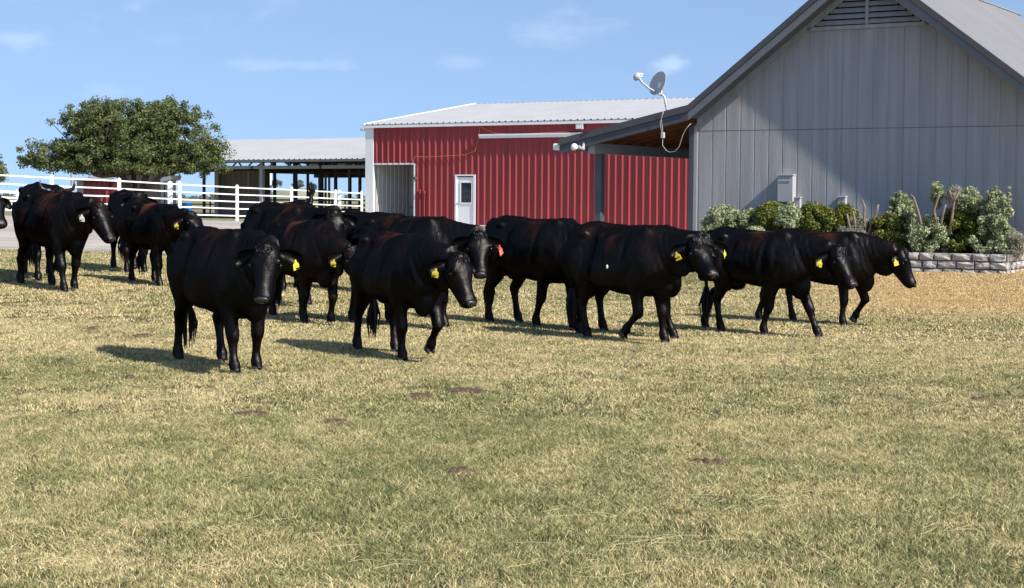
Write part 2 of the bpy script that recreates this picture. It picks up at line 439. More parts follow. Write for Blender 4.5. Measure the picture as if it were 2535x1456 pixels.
def cow_material():
    m, nt, b = new_mat('black_hide')
    N, LK = nt.nodes.new, nt.links.new
    tc = N('ShaderNodeTexCoord'); sx = N('ShaderNodeSeparateXYZ'); LK(tc.outputs['Object'], sx.inputs['Vector'])
    oi = N('ShaderNodeObjectInfo')
    ru = N('ShaderNodeAttribute'); ru.attribute_type = 'OBJECT'; ru.attribute_name = 'rust'
    def mth(op, a, b_=None, c=None):
        n = N('ShaderNodeMath'); n.operation = op
        for i, s in enumerate((a, b_, c)):
            if s is None: continue
            if isinstance(s, (int, float)): n.inputs[i].default_value = s
            else: LK(s, n.inputs[i])
        return n.outputs[0]
    def rngn(v, a, b_, c, d):
        n = N('ShaderNodeMapRange'); n.interpolation_type = 'SMOOTHSTEP'
        n.inputs['From Min'].default_value = a; n.inputs['From Max'].default_value = b_
        n.inputs['To Min'].default_value = c; n.inputs['To Max'].default_value = d
        LK(v, n.inputs['Value']); return n.outputs['Result']
    off = N('ShaderNodeVectorMath'); off.operation = 'ADD'
    LK(tc.outputs['Object'], off.inputs[0])
    cmb = N('ShaderNodeCombineXYZ'); LK(mth('MULTIPLY', oi.outputs['Random'], 37.0), cmb.inputs['X']); LK(cmb.outputs[0], off.inputs[1])
    n1 = N('ShaderNodeTexNoise'); n1.inputs['Scale'].default_value = 3.6; n1.inputs['Detail'].default_value = 5; n1.inputs['Distortion'].default_value = 0.6
    LK(off.outputs[0], n1.inputs['Vector'])
    ra = N('ShaderNodeAttribute'); ra.attribute_type = 'OBJECT'; ra.attribute_name = 'rust_at'
    dx = mth('ABSOLUTE', mth('SUBTRACT', sx.outputs['X'], ra.outputs['Fac']))
    px = rngn(dx, 0.02, 0.34, 1.0, 0.0)
    pz = rngn(sx.outputs['Z'], 0.88, 1.18, 0.0, 1.0)
    pm = mth('MULTIPLY', mth('MULTIPLY', px, pz), rngn(n1.outputs['Fac'], 0.42, 0.66, 0.0, 1.0))
    pm2 = mth('MULTIPLY', rngn(n1.outputs['Fac'], 0.45, 0.75, 0.0, 1.0), 0.16)
    fac = mth('MULTIPLY', mth('ADD', pm, pm2), ru.outputs['Fac'])
    mx = N('ShaderNodeMix'); mx.data_type = 'RGBA'; mx.clamp_factor = True
    mx.inputs['A'].default_value = (0.0014, 0.0012, 0.0012, 1); mx.inputs['B'].default_value = (0.085, 0.027, 0.013, 1)
    LK(fac, mx.inputs['Factor'])
    nt.nodes.remove(b)
    dif = N('ShaderNodeBsdfDiffuse'); LK(mx.outputs['Result'], dif.inputs['Color'])
    glo = N('ShaderNodeBsdfGlossy'); glo.inputs['Roughness'].default_value = 0.40; glo.inputs['Color'].default_value = (1.0, 0.97, 0.95, 1)
    ms = N('ShaderNodeMixShader'); ms.inputs['Fac'].default_value = 0.0165
    LK(dif.outputs[0], ms.inputs[1]); LK(glo.outputs[0], ms.inputs[2])
    LK(ms.outputs[0], nt.nodes['Material Output'].inputs['Surface'])
    # muscle and rib relief, then hair
    mp = N('ShaderNodeMapping'); mp.inputs['Scale'].default_value = (1.25, 1.0, 0.6); LK(off.outputs[0], mp.inputs['Vector'])
    n2 = N('ShaderNodeTexNoise'); n2.inputs['Scale'].default_value = 6.5; n2.inputs['Detail'].default_value = 2.5; n2.inputs['Distortion'].default_value = 0.3
    LK(mp.outputs[0], n2.inputs['Vector'])
    mp3 = N('ShaderNodeMapping'); mp3.inputs['Scale'].default_value = (0.5, 0.5, 0.35); LK(off.outputs[0], mp3.inputs['Vector'])
    n3 = N('ShaderNodeTexNoise'); n3.inputs['Scale'].default_value = 210.0; n3.inputs['Detail'].default_value = 4.0
    LK(mp3.outputs[0], n3.inputs['Vector'])
    b1 = N('ShaderNodeBump'); b1.inputs['Strength'].default_value = 0.38; b1.inputs['Distance'].default_value = 0.06
    LK(n2.outputs['Fac'], b1.inputs['Height'])
    b2 = N('ShaderNodeBump'); b2.inputs['Strength'].default_value = 0.5; b2.inputs['Distance'].default_value = 0.005
    LK(n3.outputs['Fac'], b2.inputs['Height']); LK(b1.outputs['Normal'], b2.inputs['Normal'])
    LK(b2.outputs['Normal'], dif.inputs['Normal']); LK(b2.outputs['Normal'], glo.inputs['Normal'])
    return m
M['hide'] = cow_material()

# ------------------------------------------------------------------ the herd: where each animal stands (read off the photograph)
# cx, ground y, pixels per metre, heading, scale, rust, neck(yaw,pitch), head(yaw,pitch), tag(ear,colour), horns, legs, label
def leg(a=0, b=0, g=0, lift=0): return (a, b, g, lift)
COWS = [
 dict(k='Z', cx=-108, yb=691, V=188, h=-45, s=1.0, rust=0.2, neck=(0, 30), head=(-5, 45), legs=[leg(12), leg(-8), leg(-10), leg(12)],
      label='black cow cut off by the left edge of the picture, barely in view'),
 dict(k='B', cx=105, yb=687, V=172, h=-66, s=1.13, rust=0.25, neck=(6, 16), head=(-25, 45), horns='up', legs=[leg(16), leg(-4,-50,-30,0.05), leg(-14), leg(10)],
      label='horned black cow half hidden behind the cow with the cream ear tag'),
 dict(k='A', cx=132, yb=704, V=186, h=-50, s=1.083, rust=0.6, neck=(8, 13), head=(6, 52), tag=('R', 'tagwhite'), legs=[leg(14), leg(-12), leg(-14), leg(10)],
      label='big black cow with a cream ear tag at the left, rust patch on her back'),
 dict(k='D', belly=-0.05, cx=322, yb=675, V=155, h=-66, s=1.065, rust=0.2, neck=(-6, 22), head=(-25, 40), legs=[leg(6), leg(-8), leg(-8), leg(8)],
      label='black cow behind the brown-backed one, her ears showing over its back'),
 dict(k='C', belly=-0.06, cx=384, yb=711, V=173, h=-56, s=0.98, rust=0.8, neck=(10, 12), head=(4, 36), tag=('R', 'tagyellow'), legs=[leg(8), leg(-10), leg(-8), leg(8)],
      label='brown-backed black cow second from left, yellow tag, head in front of the gravel'),
 dict(k='J', cx=707, yb=731, V=172, h=248, s=1.065, rust=0.3, neck=(0, -35), head=(0, 40), tail='up', legs=[leg(6), leg(-8), leg(-8), leg(8)],
      label='black cow facing away with its tail raised behind the herd'),
 dict(k='L', cx=915, yb=731, V=170, h=-35, s=0.985, rust=0.15, neck=(0, 2), head=(0, 45), legs=[leg(6), leg(-8), leg(-8), leg(8)],
      label='black cow mostly hidden in mid-herd, its back below the barn corner post'),
 dict(k='I', cx=700, yb=760, V=190, h=-50, s=1.08, rust=0.3, neck=(8, 21), head=(-42, 60), tag=('R', 'tagyellow'), legs=[leg(18), leg(-8), leg(-14), leg(12)],
      label='black cow at the back with head up facing the camera, yellow tag below the fence'),
 dict(k='K', cx=1000, yb=806, V=218, h=-40, s=1.05, rust=0.4, neck=(6, 8), head=(-48, 56), tag=('L', 'tagred'), legs=[leg(14), leg(2), leg(-14), leg(10)],
      label='black cow with the red ear tag, standing before the white barn door'),
 dict(k='G', cx=752, yb=805, V=214, h=-60, s=0.985, rust=0.95, neck=(12, -8), head=(2, 40), tag=('R', 'tagyellow'), legs=[leg(-6), leg(10, -25, -10, 0.0), leg(-12), leg(10)],
      label='black cow with a brown patch on the shoulder, between the two front cows'),
 dict(k='O', cx=1545, yb=826, V=223, h=-40, s=1.02, rust=0.1, neck=(0, 12), head=(-50, 48), tag=('L', 'tagyellow'), legs=[leg(24), leg(2), leg(-10), leg(6)],
      label='black cow hidden behind the one with the white flank speck, one tagged ear showing'),
 dict(k='M', cx=1318, yb=800, V=212, h=-44, s=1.05, rust=0.25, neck=(0, -4), head=(0, 48), legs=[leg(-18), leg(4), leg(-6), leg(10)],
      label='black cow without visible head, in front of the long red barn wall'),
 dict(k='Q', belly=-0.04, cx=2025, yb=812, V=199, h=-30, s=0.97, rust=0.5, neck=(0, 3), head=(8, 62), tag=('R', 'tagyellow'), legs=[leg(-4), leg(16, -48, -25, 0.04), leg(-22), leg(6)],
      label='rightmost black cow, head in profile before the stone bed, one foreleg lifted'),
 dict(k='P', belly=-0.075, cx=1868, yb=831, V=217, h=-42, s=0.99, rust=0.4, neck=(2, 6), head=(-14, 50), tag=('R', 'tagyellow'), legs=[leg(-16), leg(24), leg(8), leg(-26)],
      label='black cow second from right, yellow tag, walking in front of the hedge'),
 dict(k='N', belly=-0.02, cx=1530, yb=838, V=234, h=-46, s=1.01, rust=0.55, neck=(0, 12), head=(-18, 38), tag=('R', 'tagyellow'), speck=True, legs=[leg(-2, -42, -25, 0.03), leg(6), leg(14), leg(-18)],
      label='black cow before the porch post with a white speck on its flank'),
 dict(k='H', belly=-0.03, cx=982, yb=890, V=266, h=-62, s=0.965, rust=0.4, neck=(14, 6), head=(-2, 58), tag=('R', 'tagyellow'), legs=[leg(2), leg(22, -62, -20, 0.03), leg(-14), leg(10)],
      label='black cow in the front middle with its head lowered and one foreleg lifted'),
 dict(k='F', belly=0.015, cx=552, yb=912, V=288, h=-55, s=1.0, rust=0.3, neck=(-8, 14), head=(-30, 58), tag=('L', 'tagyellow'), legs=[leg(8), leg(-6), leg(-12), leg(14)],
      label='nearest black cow, front left, looking straight at the camera with a tag in one ear'),
]
for c in COWS:
    p = at(c['cx'], c['yb'], FPX / c['V']); c['p'] = p

# ------------------------------------------------------------------ frames of the buildings
WALL_ANG = -R(31.6)
HOUSE = Frame(3.70, 33.9, WALL_ANG)
BARN = Frame(-6.23, 71.5, WALL_ANG)
SHED = Frame(*(BARN.w(-0.3, 2.7)[:2]), WALL_ANG)

# ------------------------------------------------------------------ terrain
ctrl = [(c['p'].x, c['p'].y, c['p'].z) for c in COWS if c['k'] not in 'ZJL']
ctrl += [(x, 6.4, 0.0) for x in (-3, 0, 3)] + [(x, 0.0, 0.0) for x in (-5, 0, 5)] + [(x, 11.0, 0.0) for x in (-2, 0, 2)] + [(-6, 11, 0.08), (6, 11, -0.05)]
ctrl += [(-7, 33, 0.42), (-12, 33, 0.5), (0, 33, 0.28)]
FENCE_PX = [(-190, 413), (-35, 424), (128, 433), (295, 441), (445, 450), (587, 458), (722, 464), (831, 470), (893, 473)]
def fence_depth(px): return 1.0 / (0.018182 + (0.013986 - 0.018182) * (px - 125) / (895 - 125))
FENCE_H = 1.42
FENCE = []
for px, py in FENCE_PX:
    q = at(px, py, fence_depth(px)); FENCE.append(q); ctrl.append((q.x, q.y, q.z - FENCE_H))
for x, z in ((0, 0.34), (5, 0.30), (10, 0.16), (15, 0.08), (20, 0.05)):
    q = BARN.w(x, 0); ctrl.append((q.x, q.y, z))
for x in (0.0, 3.7, 7.4, 10): 
    q = HOUSE.w(x, 0); ctrl.append((q.x, q.y, 0.30))
    q = HOUSE.w(x, -2.0); ctrl.append((q.x, q.y, 0.22))
for x in (-2, -10, -18):
    q = SHED.w(x, 0); ctrl.append((q.x, q.y, 0.42)); q = SHED.w(x, 14); ctrl.append((q.x, q.y, 0.42))
ctrl = np.array(ctrl)
MQ = 5.0
def _k(d2): return np.sqrt(d2 + MQ*MQ)
n_c = len(ctrl)
A = np.zeros((n_c+3, n_c+3))
A[:n_c,:n_c] = _k(((ctrl[:,None,:2]-ctrl[None,:,:2])**2).sum(-1)) - np.eye(n_c)*0.6
A[:n_c,n_c] = 1; A[:n_c,n_c+1:] = ctrl[:,:2]; A[n_c,:n_c] = 1; A[n_c+1:,:n_c] = ctrl[:,:2].T
coef = np.linalg.solve(A, np.concatenate([ctrl[:,2], np.zeros(3)]))
def terrain(X, Y):
    X = np.asarray(X, float); Y = np.asarray(Y, float); sh = X.shape
    x, y = X.ravel(), Y.ravel()
    d2 = (x[:,None]-ctrl[None,:,0])**2 + (y[:,None]-ctrl[None,:,1])**2
    z = _k(d2) @ coef[:n_c] + coef[n_c] + coef[n_c+1]*x + coef[n_c+2]*y
    r = np.hypot(x, y-45); t = np.clip((r-42)/40, 0, 1); t = t*t*(3-2*t)
    return (z*(1-t) + 0.2*t).reshape(sh)
def tz(x, y): return float(terrain(np.array([x]), np.array([y]))[0])

def sheet(name, xs, ys, material, keep=None, lift=0.0, rough=0.0):
    gx, gy = np.meshgrid(xs, ys); z = terrain(gx, gy) + lift
    nx, ny = len(xs), len(ys)
    vs = np.stack([gx, gy, z], -1).reshape(-1, 3)
    fs = []
    for j in range(ny-1):
        for i in range(nx-1):
            if keep is None or keep((xs[i]+xs[i+1])/2, (ys[j]+ys[j+1])/2):
                fs.append((j*nx+i, j*nx+i+1, (j+1)*nx+i+1, (j+1)*nx+i))
    me = bpy.data.meshes.new(name); me.from_pydata(vs.tolist(), [], fs); me.materials.append(material)
    me.polygons.foreach_set('use_smooth', [True]*len(fs)); me.update()
    o = link(name, me); o['kind'] = 'structure'; return o

def grow(a, b, step, far, n=14):
    core = np.arange(a, b+1e-6, step)
    g = np.geomspace(step, far, n)
    return np.concatenate([a - np.cumsum(g)[::-1], core, b + np.cumsum(g)])
def lawn_edge(x): return 31.8 + 0.25*math.sin(x*0.9) + 0.15*math.sin(x*2.3+1)
sheet('pasture', grow(-36, 36, 1.0, 900), grow(-10, 100, 1.0, 1400), M['pasture'])
sheet('lawn', np.arange(-34, 34.01, 0.4), np.arange(-6, 34.9, 0.4), M['ground'], keep=lambda x, y: y < 34.5, lift=0.010)
ge = []
xs_g = np.arange(-40, 30.01, 0.5)
rows = np.concatenate([[0.0], np.arange(0.5, 42, 0.75)])
gv, gf = [], []
for j, r_ in enumerate(rows):
    for x in xs_g:
        y0 = lawn_edge(x); y = y0 + r_
        gv.append((x, y, 0))
gv = np.array(gv); gv[:,2] = terrain(gv[:,0], gv[:,1]) + 0.016
nxg = len(xs_g)
for j in range(len(rows)-1):
    for i in range(nxg-1):
        cxm = gv[j*nxg+i][0]; cym = gv[j*nxg+i][1]
        lx = (Vector((cxm, cym, 0)) - HOUSE.o)
        if lx.dot(HOUSE.dx) > -0.2 and -1 < lx.dot(HOUSE.dy) < 40 and lx.dot(HOUSE.dx) < 12: continue
        if cym > 68 + 0.1*cxm and cxm < -6: continue
        gf.append((j*nxg+i, j*nxg+i+1, (j+1)*nxg+i+1, (j+1)*nxg+i))
me = bpy.data.meshes.new('gravel_yard'); me.from_pydata(gv.tolist(), [], gf); me.materials.append(M['gravel']); me.update()
tag(link('gravel_yard', me), kind='structure')
# ------------------------------------------------------------------ building kit
def ribbed(mb, o, ux, uv, un, cells, pitch, length, base=0.085, top=0.030, h=0.034, mi=0, minor=True):
    """steel sheet: `cells` ribs across along ux, extruded `length` along uv, ribs stand out along un"""
    o, ux, uv, un = Vector(o), Vector(ux), Vector(uv), Vector(un)
    prof = []
    for i in range(cells):
        c = pitch*(i+0.5)
        prof += [(pitch*i, 0.0)] if i == 0 else []
        prof += [(c-base/2, 0), (c-top/2, h), (c+top/2, h), (c+base/2, 0)]
        if minor: prof += [(c+pitch*0.5-0.012, 0.0)]
        prof += [(pitch*(i+1), 0.0)]
    vs = [o + ux*u + un*n for u, n in prof] + [o + ux*u + un*n + uv*length for u, n in prof]
    k = len(prof)
    return mb.add(vs, [(i, i+1, k+i+1, k+i) for i in range(k-1)], mi)

# ------------------------------------------------------------------ red barn
barn = thing('red_barn', 'long red ribbed-steel barn with white trim and pale metal roof behind the herd', 'barn', BARN.o, WALL_ANG)
EAVE_Z = BARN.hit(910, 310)[1]
PITCHB = 0.305
NB_CELLS = 75
open_x0, open_z = BARN.hit(921, 407); open_x1, _ = BARN.hit(1022, 407)
ic0, ic1 = max(0, round(open_x0/PITCHB)), round(open_x1/PITCHB)
door_x0, door_z = BARN.hit(1130, 436); door_x1, _ = BARN.hit(1178, 436)
id0, id1 = round(door_x0/PITCHB), round(door_x1/PITCHB)
barn_base = [(x, tz(*BARN.w(x, 0)[:2])) for x in (0, 6, 12, 18, 24)]
BZ0 = 0.0
FW = Vector((0, -1, 0))
for p in range(NB_CELLS//3):
    mb = MB()
    for c in range(p*3, p*3+3):
        x0 = c*PITCHB
        if ic0 <= c < ic1: z0 = open_z
        elif id0 <= c < id1: z0 = door_z
        else: z0 = BZ0
        ribbed(mb, (x0, -0.004*(p % 2), z0), (1,0,0), (0,0,1), FW, 1, PITCHB, EAVE_Z - z0 - 0.02, base=0.145, top=0.030, h=0.054)
    mb.build('wall_panel', M['red'], barn)
BL = NB_CELLS*PITCHB
HALF = 8.7
RIDGE_Z = BARN.w(0, HALF).y and (CAM_Z + (490-262)/FPX*BARN.w(0, HALF).y)
# gable end, back wall and far end (plain steel sheets)
gx = MB()
for xx in (0.02, BL):
    gx.add([(xx,0.01,BZ0),(xx,2*HALF,BZ0),(xx,2*HALF,EAVE_Z),(xx,HALF,RIDGE_Z-0.05),(xx,0.01,EAVE_Z-0.05)], [(0,1,2,3,4)])
gx.add([(0,2*HALF,BZ0),(BL,2*HALF,BZ0),(BL,2*HALF,EAVE_Z),(0,2*HALF,EAVE_Z)], [(0,1,2,3)])
gx.build('end_wall', M['red'], barn)
OVH = 0.17
sl = Vector((0, HALF+OVH, RIDGE_Z-EAVE_Z + (RIDGE_Z-EAVE_Z)/HALF*OVH)); sl_len = sl.length; sl.normalize()
nrm = Vector((1,0,0)).cross(sl).normalized()
ez = EAVE_Z - (RIDGE_Z-EAVE_Z)/HALF*OVH + 0.03
for p in range(NB_CELLS//3):
    mb = MB()
    ribbed(mb, (p*3*PITCHB - 0.1, -OVH, ez + 0.003*(p % 2)), (1,0,0), sl, nrm, 3, PITCHB, sl_len, base=0.10, top=0.03, h=0.050)
    mb.build('roof_panel', M['roofwhite'], barn)
mb = MB(); mb.add([(-0.1,HALF,RIDGE_Z+0.03),(BL,HALF,RIDGE_Z+0.03),(BL,2*HALF+OVH,ez),(-0.1,2*HALF+OVH,ez)], [(0,1,2,3)])
mb.build('back_roof', M['roofwhite'], barn)
mb = MB(); mb.box(-0.12, BL, HALF-0.14, HALF+0.14, RIDGE_Z+0.035, RIDGE_Z+0.055); mb.build('ridge_cap', M['roofwhite'], barn)
mb = MB(); mb.box(-0.1, BL, -OVH+0.01, -OVH+0.05, ez-0.135, ez-0.012); mb.build('eave_trim', M['white'], barn)
mb = MB(); mb.box(-0.1, BL, -OVH+0.05, 0.0, ez-0.135, ez-0.125); mb.build('eave_soffit', M['white'], barn)
mb = MB(); mb.bar((-0.13, -OVH, ez-0.02), (-0.13, HALF, RIDGE_Z+0.02), 0.06, 0.16); mb.build('rake_trim', M['white'], barn)
mb = MB(); mb.box(-0.10, max(0.16, ic0*PITCHB+0.01), -0.062, 0.10, BZ0, EAVE_Z-0.12); mb.build('corner_trim', M['white'], barn)
# open bay
ox0, ox1 = ic0*PITCHB, ic1*PITCHB
mb = MB(); mb.box(ox1-0.01, ox1+0.05, -0.05, 0.12, BZ0, open_z+0.03); mb.build('bay_jamb', M['white'], barn)
mb = MB(); mb.box(ox0, ox1-0.012, -0.05, 0.10, open_z-0.02, open_z+0.045); mb.build('bay_header', M['white'], barn)
mb = MB(); ribbed(mb, (ox0-0.6, 2.6, 0.1), (1,0,0), (0,0,1), FW, 12, 0.30, 3.2, base=0.05, top=0.02, h=0.02); mb.build('bay_back_wall', M['inner'], barn)
mb = MB(); ribbed(mb, (ox0+0.03, 0.14, 0.1), (0,1,0), (0,0,1), (1,0,0), 8, 0.30, 3.2, base=0.05, top=0.02, h=0.02); mb.build('bay_side_wall', M['inner'], barn)
mb = MB(); ribbed(mb, (ox1+0.35, 0.14, 0.1), (0,1,0), (0,0,1), (-1,0,0), 8, 0.30, 3.2, base=0.05, top=0.02, h=0.02); mb.build('bay_side_wall', M['inner'], barn)
mb = MB(); mb.box(ox0-0.6, ox1+0.3, 0.12, 2.6, open_z+0.35, open_z+0.37); mb.build('bay_ceiling', M['inner'], barn)
mb = MB(); mb.box(ox0-0.4, ox1+0.3, 2.50, 2.57, 1.02, 1.10); mb.build('bay_girt', M['postgrey'], barn)
mb = MB(); mb.tube([(ox0+0.12, 0.25, 1.45), (ox0+0.42, 0.1, 0.3)], 0.02, 6); mb.build('bay_prop', M['darkwood'], barn)
# walk door
dx0, dx1 = id0*PITCHB, id1*PITCHB
dz0 = door_z - 2.10
door = MB().bevbox(dx0+0.05, dx1-0.05, -0.03, 0.03, dz0+0.02, door_z-0.05, 0.006).build('door', M['white'], barn)
fr = MB(); fr.box(dx0-0.05, dx0+0.045, -0.065, 0.05, dz0, door_z-0.002); fr.box(dx1-0.045, dx1+0.05, -0.065, 0.05, dz0, door_z-0.002); fr.box(dx0-0.05, dx1+0.05, -0.065, 0.05, door_z, door_z+0.06)
fr.build('door_frame', M['white'], barn)
wx0, wx1 = dx0+0.05+0.20, dx1-0.05-0.10
MB().box(wx0, wx1, -0.040, -0.032, door_z-1.10, door_z-0.28).build('window_pane', M['glass'], door)
wf = MB()
for a in ((wx0-0.05, wx0, door_z-1.15, door_z-0.23), (wx1, wx1+0.05, door_z-1.15, door_z-0.23)): wf.box(a[0], a[1], -0.052, -0.031, a[2], a[3])
for a in ((door_z-1.15, door_z-1.10), (door_z-0.28, door_z-0.23)): wf.box(wx0+0.001, wx1-0.001, -0.051, -0.031, a[0], a[1])
wf.build('window_frame', M['white'], door)
MB().ball((dx0+0.12, -0.075, dz0+1.0), 0.035, 10, 6).build('handle', M['metal'], door, True)
# sliding-door track, floodlight, wall lamp, conduits, cord
tx0, tz0 = BARN.hit(1191, 340); tx1, _ = BARN.hit(1475, 330)
mb = MB(); mb.box(tx0, tx1, -0.16, -0.06, tz0-0.05, tz0+0.05); mb.box(tx0, tx1, -0.20, -0.155, tz0+0.052, tz0+0.115); mb.build('door_track', M['white'], barn)
lx, lz = BARN.hit(1440, 314)
fl = MB(); fl.box(lx-0.15, lx+0.15, -0.24, -0.12, lz-0.10, lz+0.11); fl.box(lx-0.03, lx+0.03, -0.12, -0.02, lz-0.05, lz+0.03)
fl = fl.build('floodlight', M['boxgrey'], barn)
MB().box(lx-0.11, lx+0.11, -0.252, -0.242, lz-0.08, lz+0.06).build('lamp_glass', M['lamp'], fl)
sx_, sz_ = BARN.hit(1030, 441)
MB().bevbox(sx_-0.08, sx_+0.08, -0.18, -0.03, sz_-0.06, sz_+0.06, 0.015).build('wall_lamp', M['rake'], barn)
for px, py in ((1042, 470), (1053, 474)):
    qx, qz = BARN.hit(px, py)
    MB().tube([(qx, -0.07, 0.0), (qx, -0.07, qz)], 0.025, 8).build('conduit', M['red'], barn)
    MB().bevbox(qx-0.05, qx+0.05, -0.13, -0.04, qz-0.14, qz+0.02, 0.01).build('conduit_box', M['red'], barn)
cord = [(1415, 322), (1400, 326), (1270, 333), (1225, 330), (1188, 314)]
cord2 = [(1188, 314), (1184, 345), (1176, 374), (1150, 384), (1105, 386), (1080, 388), (1050, 389), (1027, 387), (1022, 405)]
for cc in (cord, cord2):
    pts = []
    for a, b in cc:
        x, z = BARN.hit(a, b, -0.09); pts.append((x, -0.09, z))
    MB().tube(pts, 0.013, 6).build('extension_cord', M['orange'], barn)
wfx, wfz = BARN.hit(902, 322)
MB().bevbox(wfx-0.07, wfx+0.07, -0.2, -0.04, wfz-0.04, wfz+0.06, 0.01).build('corner_lamp', M['boxgrey'], barn)
# apron
mb = MB()
for i in range(24):
    a = BARN.w(3+i, -1.4); b = BARN.w(4+i, -1.4); c = BARN.w(4+i, 0.0); d = BARN.w(3+i, 0.0)
    zz = [tz(*q[:2]) for q in (a, b, c, d)]
    vs = [(q.x, q.y, z+0.10) for q, z in zip((a,b,c,d), zz)] + [(q.x, q.y, z-0.1) for q, z in zip((a,b,c,d), zz)]
    mb.add(vs, [(0,1,2,3), (0,4,5,1)] + ([(0,3,7,4)] if i == 0 else []))
tag(mb.build('concrete_apron', M['concrete']), kind='structure')

# ------------------------------------------------------------------ open livestock shed left of the barn
shed = thing('livestock_shed', 'open-sided livestock shed with pale ribbed roof and dark pens, left of barn', 'shed', SHED.o, WALL_ANG)
SE = SHED.hit(737, 395)[1]
SHALF = 8.0
SRZ = SE + 1.28
s_left = SHED.hit(288, 395)[0]
n_p = int(-s_left/0.915)+1
sl = Vector((0, SHALF, SRZ-SE)); sl_len = sl.length; sl.normalize(); nrm = Vector((1,0,0)).cross(sl).normalized()
for p in range(n_p):
    mb = MB(); ribbed(mb, (-(p+1)*0.915, 0, SE+0.003*(p % 2)), (1,0,0), sl, nrm, 3, 0.305, sl_len, base=0.10, h=0.050)
    mb.build('roof_panel', M['roofwhite'], shed)
SX = -n_p*0.915
mb = MB(); mb.add([(SX, SHALF, SRZ), (0, SHALF, SRZ), (0, 2*SHALF, SE), (SX, 2*SHALF, SE)], [(0,1,2,3)]); mb.build('back_roof', M['roofwhite'], shed)
MB().box(SX, 0, 0.03, 0.10, SE-0.10, SE-0.012).build('eave_trim', M['postgrey'], shed)
MB().box(SX, 0, 0.35, 0.50, SE-0.42, SE-0.27).build('front_beam', M['postgrey'], shed)
for k in range(8):
    y = 0.9 + k*1.0; z = SE + (SRZ-SE)*y/SHALF - 0.14
    MB().box(SX, 0, y-0.05, y+0.05, z-0.12, z+0.06).build('purlin', M['darkwood'], shed)
for k in range(5):
    y = 9 + k*1.5; z = SE + (SRZ-SE)*(2*SHALF-y)/SHALF - 0.14
    MB().box(SX, 0, y-0.05, y+0.05, z-0.12, z+0.06).build('purlin', M['darkwood'], shed)
tx = -0.6
while tx > SX:
    mb = MB()
    mb.bar((tx, 0.3, SE-0.35), (tx, 2*SHALF-0.3, SE-0.35), 0.10, 0.16)
    for k in range(5):
        y0 = 0.6+k*2.9; ym = y0+1.45
        zt = SE + (SRZ-SE)*(1-abs(ym-SHALF)/SHALF) - 0.1
        mb.bar((tx, y0, SE-0.33), (tx, ym, zt), 0.06, 0.06); mb.bar((tx, ym, zt), (tx, y0+2.9, SE-0.33), 0.06, 0.06)
    mb.build('truss', M['darkwood'], shed)
    tx -= 4.1
for px, yy, w, mt in ((649, 0.42, 0.17, 'postgrey'), (505, 6.0, 0.12, 'pipe'), (680, 5.0, 0.12, 'pipe'), (731, 9.0, 0.18, 'pipe'), (762, 10.0, 0.11, 'pipe'),
                  (791, 12.0, 0.11, 'pipe'), (797, 8.0, 0.13, 'pipe'), (806, 14.0, 0.10, 'pipe'), (815, 15.5, 0.10, 'pipe'), (831, 6.0, 0.13, 'pipe'), (866, 4.5, 0.13, 'pipe'), (891, 5.0, 0.12, 'pipe'),
                  (539, 2.2, 0.13, 'postgrey'), (668, 14.0, 0.14, 'white')):
    x, _ = SHED.hit(px, 450, yy)
    zt = SE + (SRZ-SE)*(1-abs(yy-SHALF)/SHALF) - 0.15 if yy > 1 else SE-0.1
    MB().box(x-w/2, x+w/2, yy-w/2, yy+w/2, 0.2, zt).build('post', M[mt], shed)
MB().box(SX+0.2, -0.2, 2*SHALF-0.4, 2*SHALF-0.25, SE-0.62, SE-0.3).build('back_beam', M['darkwood'], shed)
# enclosed dark bays
def dark_bay(px0, px1, y0, depth, name):
    x0, _ = SHED.hit(px0, 450, y0); x1, _ = SHED.hit(px1, 450, y0)
    n = max(1, int((x1-x0)/0.305)); w = (x1-x0)/n
    for i in range(0, n, 3):
        m_ = min(3, n-i); mb = MB()
        ribbed(mb, (x0+i*w, y0-0.003*(i % 2), 0.2), (1,0,0), (0,0,1), FW, m_, w, SE-0.45-0.2, base=0.08, top=0.03, h=0.03)
        mb.build(name, M['darksteel'], shed)
    for xa in (x0, x1-0.04): MB().box(xa, xa+0.04, y0+0.002, y0+depth, 0.2, SE-0.45).build('bay_end_wall', M['darksteel'], shed)
    for xx in (x0+0.02, x1-0.02): MB().box(xx-0.09, xx+0.09, y0-0.22, y0-0.04, 0.2, SE-0.2).build('bay_post', M['postgrey'], shed)
dark_bay(541, 652, 2.6, 0.5, 'bay_panel')
dark_bay(300, 410, 1.0, 0.6, 'bay_panel')
# pipe pens inside
for k, yy in enumerate((3.2, 6.5, 11.0)):
    for zz in (0.62, 0.85, 1.08, 1.32):
        MB().tube([(SX+1, yy, zz), (-0.3, yy, zz)], 0.035, 6).build('pen_rail', M['pipe'], shed)
    xx = -1.0
    while xx > SX+1:
        MB().tube([(xx, yy, 0.2), (xx, yy, 1.45)], 0.045, 6).build('pen_post', M['pipe'], shed); xx -= 2.6

# ------------------------------------------------------------------ house gable and porch
house = thing('grey_house', 'grey board-sided house end with steep metal roof and open porch on its left', 'house', HOUSE.o, WALL_ANG)
OV = 0.45
apx, apz = HOUSE.hit(2130, -105, -OV)
lex, lez = HOUSE.hit(1704, 264, -OV)
pex, pez = HOUSE.hit(1385, 348, -OV)
m_roof = (apz - lez)/(apx - lex)
HW = 2*apx                      # house width (wall from 0 to HW)
rex, rez = 2*apx - lex, lez
HD = 11.0
SEAM = HOUSE.hit(1740, 325)[1]
def rake_z(x, drop=0.0): return apz - abs(x-apx)*m_roof - drop
WB = 0.15
UND = 0.30                      # roof build-up over the wall top
louv_z = HOUSE.hit(2110, 66)[1]
def louver_limits(z): 
    h = (apz - UND - z)/m_roof
    return apx-h, apx+h
